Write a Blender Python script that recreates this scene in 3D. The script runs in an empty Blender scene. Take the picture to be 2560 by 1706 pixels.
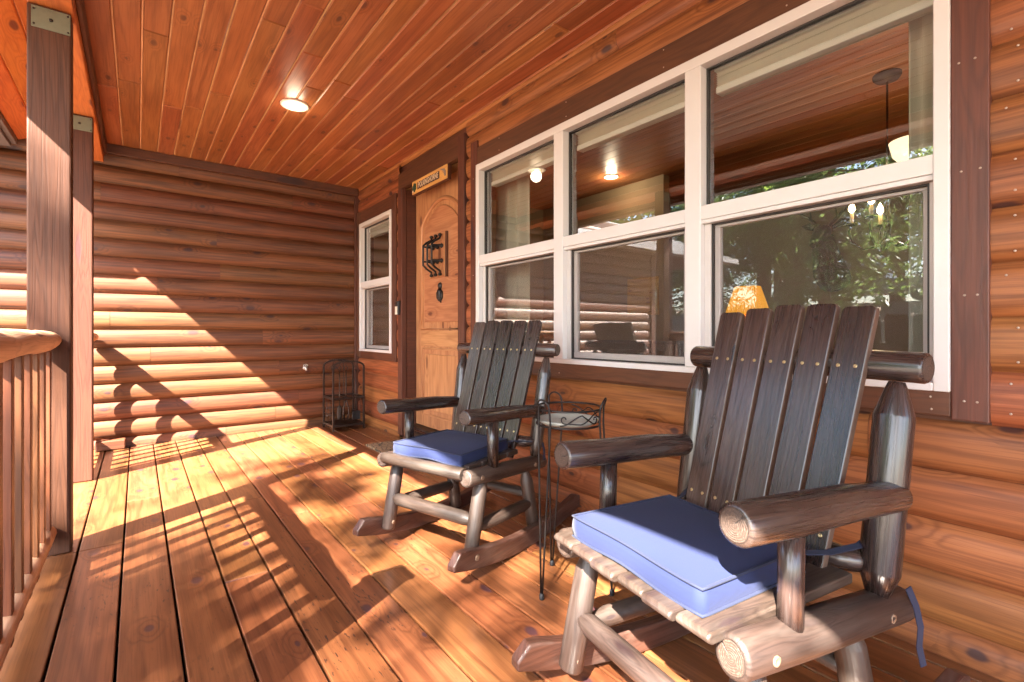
import bpy, bmesh, math, random
from mathutils import Vector, Matrix
random.seed(11)
R = math.radians
SC = bpy.context.scene
COL = SC.collection

# ------------------------------------------------------------------ camera, sky, sun, exposure
cd = bpy.data.cameras.new('camera')
cam = bpy.data.objects.new('camera', cd)
COL.objects.link(cam)
cam.location = (0, 0, 0.92)
cam.rotation_euler = (R(90), 0, -math.atan2(936, 1210))
cd.sensor_width = 36
cd.lens = 1210 / 2560 * 36
cd.shift_y = (830 - 853) / 2560
cd.clip_start = 0.02
cd.clip_end = 2000
SC.camera = cam

SUN = Vector((1, 0.56, -1.04)).normalized()
EL = math.asin(-SUN.z)
AZ = math.atan2(-SUN.x, -SUN.y)
w = bpy.data.worlds.new('World')
SC.world = w
w.use_nodes = True
wn = w.node_tree
sky = wn.nodes.new('ShaderNodeTexSky')
sky.sky_type = 'NISHITA'
sky.sun_disc = False
sky.sun_elevation = EL
sky.sun_rotation = AZ % (2 * math.pi)
sky.air_density = 1.0
sky.dust_density = 1.5
bgn = wn.nodes['Background']
wn.links.new(sky.outputs[0], bgn.inputs[0])
bgn.inputs[1].default_value = 0.075
sl = bpy.data.lights.new('sun', 'SUN')
sl.energy = 5.0
sl.angle = R(0.5)
sl.color = (1, 0.93, 0.82)
so = bpy.data.objects.new('sun', sl)
COL.objects.link(so)
so.rotation_euler = SUN.to_track_quat('-Z', 'Y').to_euler()
so.location = (-8, -5, 9)

SC.view_settings.view_transform = 'Standard'
SC.view_settings.look = 'None'
SC.view_settings.gamma = 1
SC.view_settings.exposure = 4.2
SC.cycles.use_denoising = True
SC.cycles.denoising_prefilter = 'NONE'
SC.cycles.max_bounces = 10
SC.cycles.diffuse_bounces = 6
SC.cycles.transparent_max_bounces = 16
SC.cycles.sample_clamp_indirect = 6
SC.cycles.caustics_reflective = False
SC.cycles.caustics_refractive = False

# ------------------------------------------------------------------ node helpers
class NT:
    def __init__(s, name):
        s.m = bpy.data.materials.new(name)
        s.m.use_nodes = True
        s.t = s.m.node_tree
        s.b = s.t.nodes['Principled BSDF']
        s.out = s.t.nodes['Material Output']
    def n(s, kind, **kw):
        x = s.t.nodes.new('ShaderNode' + kind)
        for k, v in kw.items():
            setattr(x, k, v)
        return x
    def put(s, sock, v):
        if isinstance(v, bpy.types.NodeSocket):
            s.t.links.new(v, sock)
        elif isinstance(v, (tuple, list)) and len(v) == 3 and sock.type == 'RGBA':
            sock.default_value = (*v, 1)
        else:
            sock.default_value = v
    def math(s, op, a, b=0.0, c=0.0, clamp=False):
        x = s.n('Math', operation=op, use_clamp=clamp)
        s.put(x.inputs[0], a); s.put(x.inputs[1], b); s.put(x.inputs[2], c)
        return x.outputs[0]
    def mul(s, a, b): return s.math('MULTIPLY', a, b)
    def add(s, a, b): return s.math('ADD', a, b)
    def xyz(s, x, y, z=0.0):
        c = s.n('CombineXYZ')
        s.put(c.inputs[0], x); s.put(c.inputs[1], y); s.put(c.inputs[2], z)
        return c.outputs[0]
    def noise(s, vec, scale=1.0, detail=2.0, rough=0.5, dist=0.0):
        x = s.n('TexNoise')
        s.put(x.inputs['Vector'], vec)
        x.inputs['Scale'].default_value = scale
        x.inputs['Detail'].default_value = detail
        x.inputs['Roughness'].default_value = rough
        x.inputs['Distortion'].default_value = dist
        return x.outputs['Fac']
    def step(s, v, a, b, c=0.0, d=1.0):
        x = s.n('MapRange', interpolation_type='SMOOTHSTEP')
        s.put(x.inputs['Value'], v)
        for k, q in zip(('From Min', 'From Max', 'To Min', 'To Max'), (a, b, c, d)):
            s.put(x.inputs[k], q)
        return x.outputs['Result']
    def mix(s, f, a, b, mode='MIX'):
        x = s.n('Mix', data_type='RGBA', blend_type=mode)
        s.put(x.inputs[0], f); s.put(x.inputs[6], a); s.put(x.inputs[7], b)
        return x.outputs[2]
    def bump(s, hgt, strength=0.2, dist=0.002):
        x = s.n('Bump')
        x.inputs['Strength'].default_value = strength
        x.inputs['Distance'].default_value = dist
        s.put(x.inputs['Height'], hgt)
        s.t.links.new(x.outputs[0], s.b.inputs['Normal'])
    def set(s, **kw):
        for k, v in kw.items():
            s.put(s.b.inputs[k.replace('_', ' ')], v)
        return s.m

def wood(name, dark, mid, light, knotc, rough=0.45, knots=0.45, ks=(1.4, 6.0), rings=9.0, gs=(1.3, 10.0), var=0.3,
         bump=0.25, specks=0.0, coat=0.0, blotch=0.5, gray=None, lc=0.42, kd=0.85, stc=0.55, spec=0.5):
    t = NT(name)
    uv = t.n('UVMap', uv_map='UVMap')
    sp = t.n('SeparateXYZ'); t.t.links.new(uv.outputs[0], sp.inputs[0])
    U, V = sp.outputs[0], sp.outputs[1]
    at = t.n('Attribute', attribute_name='rnd'); RN = at.outputs['Fac']
    off = t.mul(RN, 53.7)
    n1 = t.noise(t.xyz(t.mul(U, gs[0]), t.mul(V, gs[1]), off), 1, 2.5, 0.5)
    vo = t.n('TexVoronoi', voronoi_dimensions='2D', feature='F1')
    wob = t.noise(t.xyz(t.mul(U, 9), t.mul(V, 30), off), 1, 2)
    t.put(vo.inputs['Vector'], t.xyz(t.add(t.mul(U, ks[0]), t.add(t.mul(RN, 17.3), t.mul(wob, 0.10))), t.add(t.mul(V, ks[1]), t.add(t.mul(RN, 9.1), t.mul(wob, 0.12)))))
    vo.inputs['Scale'].default_value = 1
    d = vo.outputs['Distance']
    cs = t.n('SeparateColor'); t.t.links.new(vo.outputs['Color'], cs.inputs[0])
    ex = t.math('GREATER_THAN', cs.outputs[0], 1 - knots)
    ksz = t.add(t.mul(cs.outputs[1], 0.10), 0.05)
    km = t.mul(t.step(t.math('DIVIDE', d, ksz), 1.25, 0.6), ex)
    halo = t.mul(t.step(d, 0.42, 0.05), ex)
    fld = t.add(t.mul(n1, rings), t.mul(halo, 2.2))
    ln = t.math('SINE', t.mul(fld, 6.283))
    ln = t.math('POWER', t.add(t.mul(ln, 0.5), 0.5), 2.2)
    fine = t.noise(t.xyz(t.mul(U, 5.0), t.mul(V, 230), off), 1, 2.0, 0.6)
    bl = t.noise(t.xyz(t.mul(U, 1.1), t.mul(V, 2.6), t.add(off, 3.3)), 1, 3, 0.6)
    bl = t.step(bl, 0.3, 0.72)
    base = t.mix(t.mul(bl, blotch), mid, light)
    c = t.mix(t.mul(ln, lc), base, dark)
    c = t.mix(t.mul(t.step(fine, 0.45, 0.8), 0.45), c, dark)
    stk = t.noise(t.xyz(t.mul(U, 2.2), t.mul(V, 58), t.add(off, 5)), 1, 3, 0.65)
    c = t.mix(t.mul(t.step(stk, 0.42, 0.75), stc), c, dark)
    c = t.mix(t.mul(halo, 0.22), c, dark)
    c = t.mix(t.mul(km, kd), c, knotc)
    if specks:
        s1 = t.noise(t.xyz(t.mul(U, 26), t.mul(V, 95), off), 1, 2, 0.6)
        sm = t.noise(t.xyz(t.mul(U, 0.8), t.mul(V, 1.5), t.add(off, 7)), 1, 2, 0.5)
        sk = t.mul(t.step(s1, 0.62, 0.68), t.step(sm, 0.48, 0.62))
        c = t.mix(t.mul(sk, specks), c, (0.035, 0.014, 0.012))
        sc = t.noise(t.xyz(t.mul(U, 2.3), t.mul(V, 60), t.add(off, 2)), 1, 3, 0.6)
        sk2 = t.mul(t.step(sc, 0.70, 0.73), t.step(sm, 0.45, 0.6))
        c = t.mix(t.mul(sk2, specks * 0.8), c, (0.05, 0.02, 0.014))
    if gray:
        gm = t.noise(t.xyz(t.mul(U, 3.0), t.mul(V, 14), t.add(off, 9)), 1, 4, 0.65)
        c = t.mix(t.mul(t.step(gm, 0.42, 0.68), gray[1]), c, gray[0])
    vv = t.add(t.mul(RN, var), 1 - var / 2)
    hsv = t.n('HueSaturation')
    hsv.inputs['Saturation'].default_value = 1.0
    t.put(hsv.inputs['Hue'], t.add(t.mul(t.math('FRACT', t.mul(RN, 7.13)), 0.018), 0.491))
    t.put(hsv.inputs['Value'], vv)
    t.put(hsv.inputs['Color'], c)
    t.set(Base_Color=hsv.outputs[0])
    t.put(t.b.inputs['Roughness'], t.add(t.mul(fine, 0.22), rough - 0.08))
    t.b.inputs['Specular IOR Level'].default_value = spec
    if coat:
        t.b.inputs['Coat Weight'].default_value = coat
        t.b.inputs['Coat Roughness'].default_value = 0.18
    hh = t.add(t.add(t.mul(fine, 0.6), t.mul(ln, -0.35)), t.mul(km, -0.8))
    t.bump(hh, bump, 0.002)
    return t.m

def endgrain(name, dark, mid, light, rough=0.5):
    t = NT(name)
    uv = t.n('UVMap', uv_map='UVMap')
    sp = t.n('SeparateXYZ'); t.t.links.new(uv.outputs[0], sp.inputs[0])
    U, V = sp.outputs[0], t.math('FRACT', sp.outputs[1])
    at = t.n('Attribute', attribute_name='rnd'); RN = at.outputs['Fac']
    tc = t.n('TexCoord')
    nz = t.noise(tc.outputs['Object'], 45, 3, 0.6)
    n2 = t.noise(tc.outputs['Object'], 260, 3, 0.7)
    rg = t.math('SINE', t.add(t.mul(t.add(U, t.mul(nz, 0.28)), 48), t.mul(RN, 20)))
    c = t.mix(t.mul(t.add(rg, 1), 0.16), mid, dark)
    c = t.mix(t.step(n2, 0.45, 0.7), c, light)
    cr = t.step(t.math('ABSOLUTE', t.add(V, t.add(t.mul(nz, 0.10), -0.45))), 0.018, 0.006)
    cr = t.mul(cr, t.step(U, 0.04, 0.2))
    c = t.mix(cr, c, (0.006, 0.004, 0.003))
    c = t.mix(t.step(U, 0.86, 0.98), c, dark)
    t.set(Base_Color=c, Roughness=rough)
    t.bump(t.add(t.add(t.mul(rg, 0.3), n2), t.mul(cr, -2)), 0.5, 0.002)
    return t.m

def plain(name, col, rough=0.5, metal=0.0, var=0.12, scale=30.0, bump=0.0, emit=None, es=0.0, spec=0.5):
    t = NT(name)
    tc = t.n('TexCoord')
    nz = t.noise(tc.outputs['Object'], scale, 3, 0.6)
    f = t.add(t.mul(nz, var * 2), 1 - var)
    c = t.mix(1.0, col, t.xyz(f, f, f), 'MULTIPLY')
    t.set(Base_Color=c, Metallic=metal)
    t.put(t.b.inputs['Roughness'], t.add(t.mul(nz, 0.2), rough - 0.1))
    t.b.inputs['Specular IOR Level'].default_value = spec
    if bump:
        t.bump(nz, bump, 0.002)
    if emit:
        t.put(t.b.inputs['Emission Color'], emit)
        t.b.inputs['Emission Strength'].default_value = es
    return t.m

M = {}
KN = (0.03, 0.012, 0.014)
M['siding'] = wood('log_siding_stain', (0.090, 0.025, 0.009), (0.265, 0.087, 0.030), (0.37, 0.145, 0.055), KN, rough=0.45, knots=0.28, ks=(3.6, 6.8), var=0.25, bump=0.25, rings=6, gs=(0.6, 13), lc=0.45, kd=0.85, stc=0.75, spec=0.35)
M['siding_far'] = wood('end_wall_shaded_stain', (0.036, 0.011, 0.004), (0.122, 0.038, 0.012), (0.205, 0.075, 0.028), KN, rough=0.5, knots=0.26, ks=(3.6, 6.8), var=0.3, bump=0.25, rings=6, gs=(0.6, 13), lc=0.5, kd=0.85, spec=0.5, stc=0.75)  # darker copy of the log siding, with the end wall's shade in its colour
M['deck'] = wood('deck_cedar_stain', (0.080, 0.025, 0.009), (0.20, 0.070, 0.024), (0.29, 0.114, 0.044), (0.05, 0.022, 0.03), rough=0.30, knots=0.30, ks=(3.8, 6.8), rings=7, gs=(0.7, 8), var=0.3, bump=0.22, specks=0.95, lc=0.5, kd=0.85, coat=0.5, blotch=0.8)
M['ceiling'] = wood('ceiling_pine_stain', (0.15, 0.043, 0.015), (0.31, 0.100, 0.034), (0.40, 0.155, 0.058), (0.07, 0.025, 0.02), rough=0.34, knots=0.22, ks=(4.5, 10), rings=5, gs=(0.8, 11), var=0.30, bump=0.25, lc=0.38, kd=0.7, blotch=0.9)
M['soffit'] = wood('soffit_pine_stain', (0.30, 0.075, 0.02), (0.50, 0.15, 0.035), (0.58, 0.22, 0.06), (0.08, 0.02, 0.02), rough=0.40, knots=0.4, ks=(1.9, 8), var=0.2, bump=0.2)
M['trim'] = wood('dark_trim_stain', (0.042, 0.013, 0.006), (0.085, 0.026, 0.011), (0.115, 0.038, 0.017), (0.03, 0.012, 0.012), rough=0.5, knots=0.25, ks=(1.1, 5), var=0.2, bump=0.25)
M['post'] = wood('fir_post_stain', (0.042, 0.014, 0.008), (0.086, 0.028, 0.015), (0.12, 0.043, 0.023), (0.06, 0.02, 0.02), rough=0.6, knots=0.12, ks=(1.0, 7), rings=14, gs=(0.7, 13), var=0.15, bump=0.35, spec=0.3)
M['rail'] = wood('peeled_log_rail', (0.34, 0.16, 0.08), (0.64, 0.38, 0.22), (0.70, 0.46, 0.29), (0.10, 0.03, 0.02), rough=0.42, knots=0.5, ks=(2.2, 9), var=0.1, bump=0.3)
M['baluster'] = wood('baluster_stain', (0.06, 0.018, 0.006), (0.14, 0.044, 0.014), (0.20, 0.070, 0.024), KN, rough=0.45, knots=0.5, ks=(2.5, 14), var=0.3, bump=0.2)
M['chair'] = wood('dark_walnut_stain', (0.008, 0.005, 0.005), (0.028, 0.017, 0.0145), (0.068, 0.042, 0.032), (0.008, 0.005, 0.006), rough=0.24, knots=0.4, ks=(3.5, 12), rings=8, gs=(2.0, 26), var=0.5, bump=0.3, coat=0.4, blotch=0.9, spec=0.4)
M['chairw'] = wood('weathered_walnut_stain', (0.013, 0.008, 0.006), (0.036, 0.021, 0.016), (0.075, 0.048, 0.036), (0.02, 0.01, 0.01), rough=0.42, knots=0.4, ks=(3.5, 12), rings=8, gs=(2.2, 24), var=0.3, bump=0.35, gray=((0.10, 0.077, 0.064), 0.45))
M['chairend'] = endgrain('log_end_grain', (0.020, 0.012, 0.009), (0.052, 0.033, 0.025), (0.10, 0.066, 0.05))
M['slatedge'] = plain('worn_slat_edge', (0.085, 0.050, 0.035), 0.5)
M['plug'] = plain('pale_wood_plug', (0.20, 0.13, 0.085), 0.5)
M['rocker'] = wood('rocker_oxblood_stain', (0.022, 0.008, 0.006), (0.06, 0.02, 0.014), (0.10, 0.04, 0.028), (0.02, 0.01, 0.01), rough=0.4, knots=0.2, ks=(3, 12), rings=8, gs=(2, 26), var=0.2, bump=0.35, gray=((0.17, 0.12, 0.10), 0.35))
M['door'] = wood('knotty_alder_door', (0.21, 0.075, 0.028), (0.43, 0.205, 0.09), (0.54, 0.30, 0.145), (0.10, 0.03, 0.015), rough=0.4, knots=0.35, ks=(2.2, 6), rings=5, gs=(1.4, 7), var=0.15, bump=0.12)
M['jamb'] = wood('jamb_olive_stain', (0.08, 0.034, 0.010), (0.15, 0.068, 0.021), (0.20, 0.10, 0.035), KN, rough=0.45, knots=0.1, var=0.1, bump=0.15)
M['groove'] = wood('bare_groove_pine', (0.40, 0.20, 0.09), (0.58, 0.34, 0.17), (0.62, 0.40, 0.22), (0.2, 0.08, 0.04), rough=0.6, knots=0.1, var=0.3, bump=0.1)
M['signwood'] = wood('sign_pine', (0.38, 0.19, 0.05), (0.56, 0.32, 0.09), (0.62, 0.38, 0.12), (0.2, 0.06, 0.02), rough=0.45, knots=0.2, ks=(4, 14), rings=5, gs=(2, 14), var=0.1, bump=0.1)
M['vinyl'] = plain('white_vinyl', (0.58, 0.56, 0.55), 0.38, var=0.04, scale=8)
M['vinylgray'] = plain('gray_vinyl_track', (0.50, 0.46, 0.44), 0.45, var=0.06, scale=12)
M['gasket'] = plain('dark_gasket', (0.02, 0.017, 0.015), 0.6)
M['nail'] = plain('zinc_nail', (0.42, 0.33, 0.27), 0.5, metal=0.3)
M['iron'] = plain('wrought_iron', (0.018, 0.014, 0.013), 0.45, metal=0.55, var=0.25, scale=60, bump=0.2)
M['ironbrown'] = plain('bronzed_iron', (0.04, 0.028, 0.023), 0.38, metal=0.7, var=0.2, scale=50, bump=0.15)
M['brass'] = plain('brass_screw', (0.55, 0.42, 0.22), 0.3, metal=1.0, scale=200)
M['galv'] = plain('galvanised_strap', (0.15, 0.16, 0.11), 0.5, metal=0.25, var=0.2, scale=40)
M['tin'] = plain('galvanised_tin', (0.5, 0.49, 0.46), 0.35, metal=0.8, var=0.15, scale=60)
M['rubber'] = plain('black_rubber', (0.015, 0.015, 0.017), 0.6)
M['greyfascia'] = plain('grey_painted_metal', (0.17, 0.145, 0.145), 0.5, var=0.08)
M['frost'] = plain('frosted_dish', (0.28, 0.27, 0.23), 0.35, var=0.05)
M['meshvent'] = plain('vent_mesh', (0.30, 0.24, 0.21), 0.6, metal=0.2, var=0.4, scale=300)
M['black'] = plain('black_plastic', (0.012, 0.012, 0.013), 0.4)
M['paper'] = plain('ivory_plastic', (0.70, 0.65, 0.55), 0.4)
M['trimwhite'] = plain('light_trim_ring', (0.78, 0.70, 0.60), 0.4, var=0.05)
M['tan'] = plain('tan_wall_paint', (0.30, 0.22, 0.13), 0.8, var=0.05, scale=4)
M['shade'] = plain('cellular_shade', (0.86, 0.82, 0.70), 0.75, var=0.05, scale=20)
M['deer'] = plain('dark_fur', (0.035, 0.024, 0.018), 0.9, var=0.4, scale=70, bump=0.4)
M['bone'] = plain('antler', (0.10, 0.075, 0.05), 0.6)
M['truck'] = plain('silver_paint', (0.45, 0.47, 0.50), 0.28, metal=0.3, var=0.05)
M['tyre'] = plain('tyre_rubber', (0.02, 0.02, 0.02), 0.8)
M['carglass'] = plain('car_glass', (0.01, 0.012, 0.014), 0.08)
M['red'] = plain('red_lens', (0.4, 0.02, 0.02), 0.25)
M['bark'] = plain('fir_bark', (0.11, 0.07, 0.05), 0.9, var=0.5, scale=9, bump=0.8)
M['green'] = plain('dark_green_paint', (0.012, 0.04, 0.022), 0.5)
M['redbrown'] = plain('burnt_lettering', (0.035, 0.012, 0.010), 0.6)
M['cream'] = plain('cream_paint', (0.62, 0.50, 0.36), 0.5)
M['grip'] = plain('steel_paint', (0.20, 0.17, 0.16), 0.4)
M['gravel'] = plain('gravel_ground', (0.24, 0.19, 0.15), 0.95, var=0.35, scale=14, bump=0.5)
M['shingle'] = plain('grey_shingles', (0.30, 0.29, 0.29), 0.55, var=0.3, scale=12, bump=0.3)
M['carpet'] = plain('carpet', (0.22, 0.17, 0.12), 0.95)

def glow(name, col, s):
    t = NT(name)
    t.set(Base_Color=col)
    t.put(t.b.inputs['Emission Color'], col)
    t.b.inputs['Emission Strength'].default_value = s
    return t.m
M['glow'] = glow('lit_diffuser', (1, 0.86, 0.55), 0.2)
M['bulb'] = glow('lit_candle_bulb', (1, 0.62, 0.25), 4)
M['yshade'] = glow('lit_pleated_shade', (0.95, 0.42, 0.03), 0.045)
M['wshade'] = glow('lit_bowl_shade', (1, 0.80, 0.48), 0.10)

def cloth_mat(name, col):
    t = NT(name)
    tc = t.n('TexCoord')
    a = t.n('TexWave', wave_type='BANDS', bands_direction='X'); a.inputs['Scale'].default_value = 260
    b = t.n('TexWave', wave_type='BANDS', bands_direction='Y'); b.inputs['Scale'].default_value = 260
    for q in (a, b):
        t.t.links.new(tc.outputs['Object'], q.inputs['Vector'])
    f = t.mul(t.add(a.outputs['Fac'], b.outputs['Fac']), 0.5)
    f = t.add(t.mul(f, 0.5), t.mul(t.noise(tc.outputs['Object'], 420, 2, 0.6), 0.5))
    lo = t.noise(tc.outputs['Object'], 9, 4, 0.6)
    c = t.mix(t.mul(lo, 0.5), col, tuple(min(1, x * 1.5) for x in col))
    c = t.mix(t.mul(f, 0.6), c, tuple(x * 0.45 for x in col))
    t.set(Base_Color=c, Roughness=0.85)
    t.b.inputs['Sheen Weight'].default_value = 0.03
    t.bump(f, 0.15, 0.001)
    return t.m
M['cushion'] = cloth_mat('navy_canvas', (0.0055, 0.0125, 0.060))
M['piping'] = cloth_mat('navy_piping', (0.007, 0.011, 0.036))
M['drape'] = cloth_mat('sage_drape', (0.55, 0.50, 0.38))

def leaf_mat(name, col, back):
    t = NT(name)
    at = t.n('Attribute', attribute_name='rnd')
    f = t.add(t.mul(at.outputs['Fac'], 0.9), 0.55)
    c = t.mix(1.0, col, t.xyz(f, f, f), 'MULTIPLY')
    t.set(Base_Color=c, Roughness=0.4)
    tl = t.n('BsdfTranslucent'); t.put(tl.inputs[0], back)
    mx = t.n('MixShader'); mx.inputs[0].default_value = 0.45
    t.t.links.new(t.b.outputs[0], mx.inputs[1]); t.t.links.new(tl.outputs[0], mx.inputs[2])
    t.t.links.new(mx.outputs[0], t.out.inputs[0])
    return t.m
M['needles'] = leaf_mat('fir_needles', (0.09, 0.15, 0.06), (0.22, 0.32, 0.10, 1))
M['leaf'] = leaf_mat('maple_leaf', (0.12, 0.19, 0.05), (0.34, 0.48, 0.10, 1))

def glass_mat():
    t = NT('window_glass')
    t.t.nodes.remove(t.b)
    fr = t.n('Fresnel'); fr.inputs['IOR'].default_value = 1.52
    fac = t.math('MULTIPLY', fr.outputs[0], 3.2, clamp=True)
    tr = t.n('BsdfTransparent'); tr.inputs[0].default_value = (0.93, 0.94, 0.92, 1)
    gl = t.n('BsdfGlossy'); gl.inputs['Roughness'].default_value = 0.0
    gl.inputs[0].default_value = (1, 1, 1, 1)
    mx = t.n('MixShader')
    t.t.links.new(fac, mx.inputs[0]); t.t.links.new(tr.outputs[0], mx.inputs[1]); t.t.links.new(gl.outputs[0], mx.inputs[2])
    t.t.links.new(mx.outputs[0], t.out.inputs[0])
    return t.m
M['glass'] = glass_mat()

def screen_mat():
    t = NT('insect_screen')
    t.t.nodes.remove(t.b)
    tr = t.n('BsdfTransparent')
    df = t.n('BsdfDiffuse'); df.inputs[0].default_value = (0.16, 0.12, 0.10, 1)
    mx = t.n('MixShader'); mx.inputs[0].default_value = 0.22
    t.t.links.new(tr.outputs[0], mx.inputs[1]); t.t.links.new(df.outputs[0], mx.inputs[2])
    t.t.links.new(mx.outputs[0], t.out.inputs[0])
    return t.m
M['screen'] = screen_mat()

def mat_rug():
    t = NT('coir_mat')
    tc = t.n('TexCoord')
    v = t.n('TexVoronoi', feature='DISTANCE_TO_EDGE'); v.inputs['Scale'].default_value = 26
    t.t.links.new(tc.outputs['Object'], v.inputs['Vector'])
    e = t.step(v.outputs['Distance'], 0.04, 0.10)
    c = t.mix(e, (0.03, 0.025, 0.02), (0.30, 0.20, 0.11))
    t.set(Base_Color=c, Roughness=0.95)
    t.bump(e, 0.5, 0.004)
    return t.m
M['rug'] = mat_rug()

# ------------------------------------------------------------------ mesh builder
class MB:
    def __init__(s):
        s.v = []; s.f = []; s.uv = []; s.r = []; s.mi = []; s.sm = []
    def face(s, idx, uvs, rnd, mi=0, smooth=False):
        s.f.append(tuple(idx)); s.uv.append(uvs); s.r.append(rnd); s.mi.append(mi); s.sm.append(smooth)
    def box(s, lo, hi, grain=0, mi=0, rnd=None, mat=None, endmi=None):
        """axis box lo..hi, optional 4x4 applied; grain = axis of the wood grain"""
        rnd = random.random() if rnd is None else rnd
        k = len(s.v)
        P = [Vector((x, y, z)) for x in (lo[0], hi[0]) for y in (lo[1], hi[1]) for z in (lo[2], hi[2])]
        s.v += [mat @ p if mat else p for p in P]
        ou = rnd * 31.7; ov = rnd * 13.1
        for ax in range(3):
            for side in (0, 1):
                others = [a for a in range(3) if a != ax]
                q = []
                for a, b in ((0, 0), (1, 0), (1, 1), (0, 1)):
                    c = [0, 0, 0]; c[ax] = side; c[others[0]] = a; c[others[1]] = b
                    q.append(c[0] * 4 + c[1] * 2 + c[2])
                flip = (side == 0) ^ (ax == 1)
                if flip: q = q[::-1]
                if ax == grain:
                    uvs = [(P[i][others[0]] + ou, P[i][others[1]] + ov) for i in q]
                else:
                    o = [a for a in others if a != grain][0]
                    uvs = [(P[i][grain] + ou, P[i][o] + ov + ax * 0.37) for i in q]
                s.face([k + i for i in q], uvs, rnd, endmi if (endmi is not None and ax == grain) else mi)
    def bar(s, a, b, wdt, thk, up=(0, 0, 1), mi=0, rnd=None, endmi=None):
        """rectangular bar from a to b; thk along 'up', wdt across"""
        a = Vector(a); b = Vector(b)
        x = (b - a); L = x.length; x.normalize()
        u = Vector(up); y = u.cross(x).normalized(); z = x.cross(y)
        m = Matrix(((x.x, y.x, z.x, a.x), (x.y, y.y, z.y, a.y), (x.z, y.z, z.z, a.z), (0, 0, 0, 1)))
        s.box((0, -wdt / 2, -thk / 2), (L, wdt / 2, thk / 2), 0, mi, rnd, m, endmi)
    def tube(s, pts, rad, n=16, mi=0, rnd=None, cap=True, endmi=None, soft=0.0, closed=False, irr=0.0, squash=(1, 1), up=None):
        """round log / rod through pts; rad = number or list; soft = rounded end depth"""
        rnd = random.random() if rnd is None else rnd
        pts = [Vector(p) for p in pts]
        rad = list(rad) if isinstance(rad, (list, tuple)) else [rad] * len(pts)
        if soft and not closed:
            d0 = (pts[1] - pts[0]).normalized(); d1 = (pts[-1] - pts[-2]).normalized()
            pts = [pts[0], pts[0] + d0 * soft * 0.35, pts[0] + d0 * soft] + pts[1:-1] + [pts[-1] - d1 * soft, pts[-1] - d1 * soft * 0.35, pts[-1]]
            rad = [rad[0] * 0.80, rad[0] * 0.94, rad[0]] + rad[1:-1] + [rad[-1], rad[-1] * 0.94, rad[-1] * 0.80]
        m = len(pts); k = len(s.v)
        rr = random.Random(int(rnd * 1e6))
        ph = [rr.uniform(0, 6.28) for _ in range(3)]
        prev = None; L = 0; Ls = []
        for i, p in enumerate(pts):
            if closed:
                t = (pts[(i + 1) % m] - pts[i - 1]).normalized()
            else:
                t = ((pts[min(i + 1, m - 1)]) - pts[max(i - 1, 0)]).normalized()
            if prev is None:
                a = Vector(up) if up else (Vector((0, 0, 1)) if abs(t.z) < 0.9 else Vector((1, 0, 0)))
                x = (a - t * a.dot(t)).normalized()
            else:
                x = (prev - t * prev.dot(t)).normalized()
            prev = x; y = t.cross(x)
            if i: L += (p - pts[i - 1]).length
            Ls.append(L)
            for j in range(n):
                an = 2 * math.pi * j / n
                r = rad[i] * (1 + irr * (math.sin(an * 2 + ph[0] + L * 3) + 0.6 * math.sin(an * 3 + ph[1] - L * 5) + 0.5 * math.sin(L * 17 + ph[2])))
                s.v.append(p + x * (math.cos(an) * r * squash[0]) + y * (math.sin(an) * r * squash[1]))
        ou = rnd * 31.7; ov = rnd * 13.1
        rm = max(rad)
        segs = m if closed else m - 1
        for i in range(segs):
            i2 = (i + 1) % m
            l2 = Ls[i2] if i2 > i else L + (pts[0] - pts[-1]).length
            for j in range(n):
                j2 = (j + 1) % n
                v0 = 6.283 * rm * j / n + ov; v1 = 6.283 * rm * (j + 1) / n + ov
                s.face((k + i * n + j, k + i * n + j2, k + i2 * n + j2, k + i2 * n + j),
                       [(Ls[i] + ou, v0), (Ls[i] + ou, v1), (l2 + ou, v1), (l2 + ou, v0)], rnd, mi, True)
        if cap and not closed:
            for e in (0, m - 1):
                idx = [k + e * n + j for j in range(n)]
                if e == 0: idx = idx[::-1]
                c = pts[e]
                if endmi is not None:
                    cc = len(s.v); s.v.append(c + (pts[e] - pts[1 if e == 0 else m - 2]).normalized() * 0.0015)
                    for q in range(n):
                        a_, b_ = idx[q], idx[(q + 1) % n]
                        s.face((a_, b_, cc), [(1, q / n + ov), (1, (q + 1) / n + ov), (0, (q + .5) / n + ov)], rnd, endmi)
                    continue
                uvs = [((s.v[q] - c).dot(Vector((0.3, 0.5, 0.81))) + ou, (s.v[q] - c).dot(Vector((0.8, -0.6, 0.1))) + ov) for q in idx]
                s.face(idx, uvs, rnd, mi if endmi is None else endmi)
    def extrude(s, prof, axis_o, ax, ay, az, L, mi=0, rnd=None, smooth=False, caps=True, closed=True):
        """2D profile (list of (a,b)) in ax/ay, extruded along az for L from axis_o; grain along az"""
        rnd = random.random() if rnd is None else rnd
        o = Vector(axis_o); ax = Vector(ax); ay = Vector(ay); az = Vector(az)
        k = len(s.v); n = len(prof)
        for e in (0, L):
            for a, b in prof:
                s.v.append(o + ax * a + ay * b + az * e)
        ou = rnd * 31.7; ov = rnd * 13.1
        per = 0
        for i in range(n if closed else n - 1):
            j = (i + 1) % n
            d = math.dist(prof[i], prof[j])
            s.face((k + i, k + j, k + n + j, k + n + i), [(ou, per + ov), (ou, per + d + ov), (L + ou, per + d + ov), (L + ou, per + ov)], rnd, mi, smooth)
            per += d
        if caps and closed:
            s.face([k + i for i in range(n)][::-1], [(prof[i][0] + ou, prof[i][1] + ov) for i in range(n)][::-1], rnd, mi)
            s.face([k + n + i for i in range(n)], [(prof[i][0] + ou, prof[i][1] + ov) for i in range(n)], rnd, mi)
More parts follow.
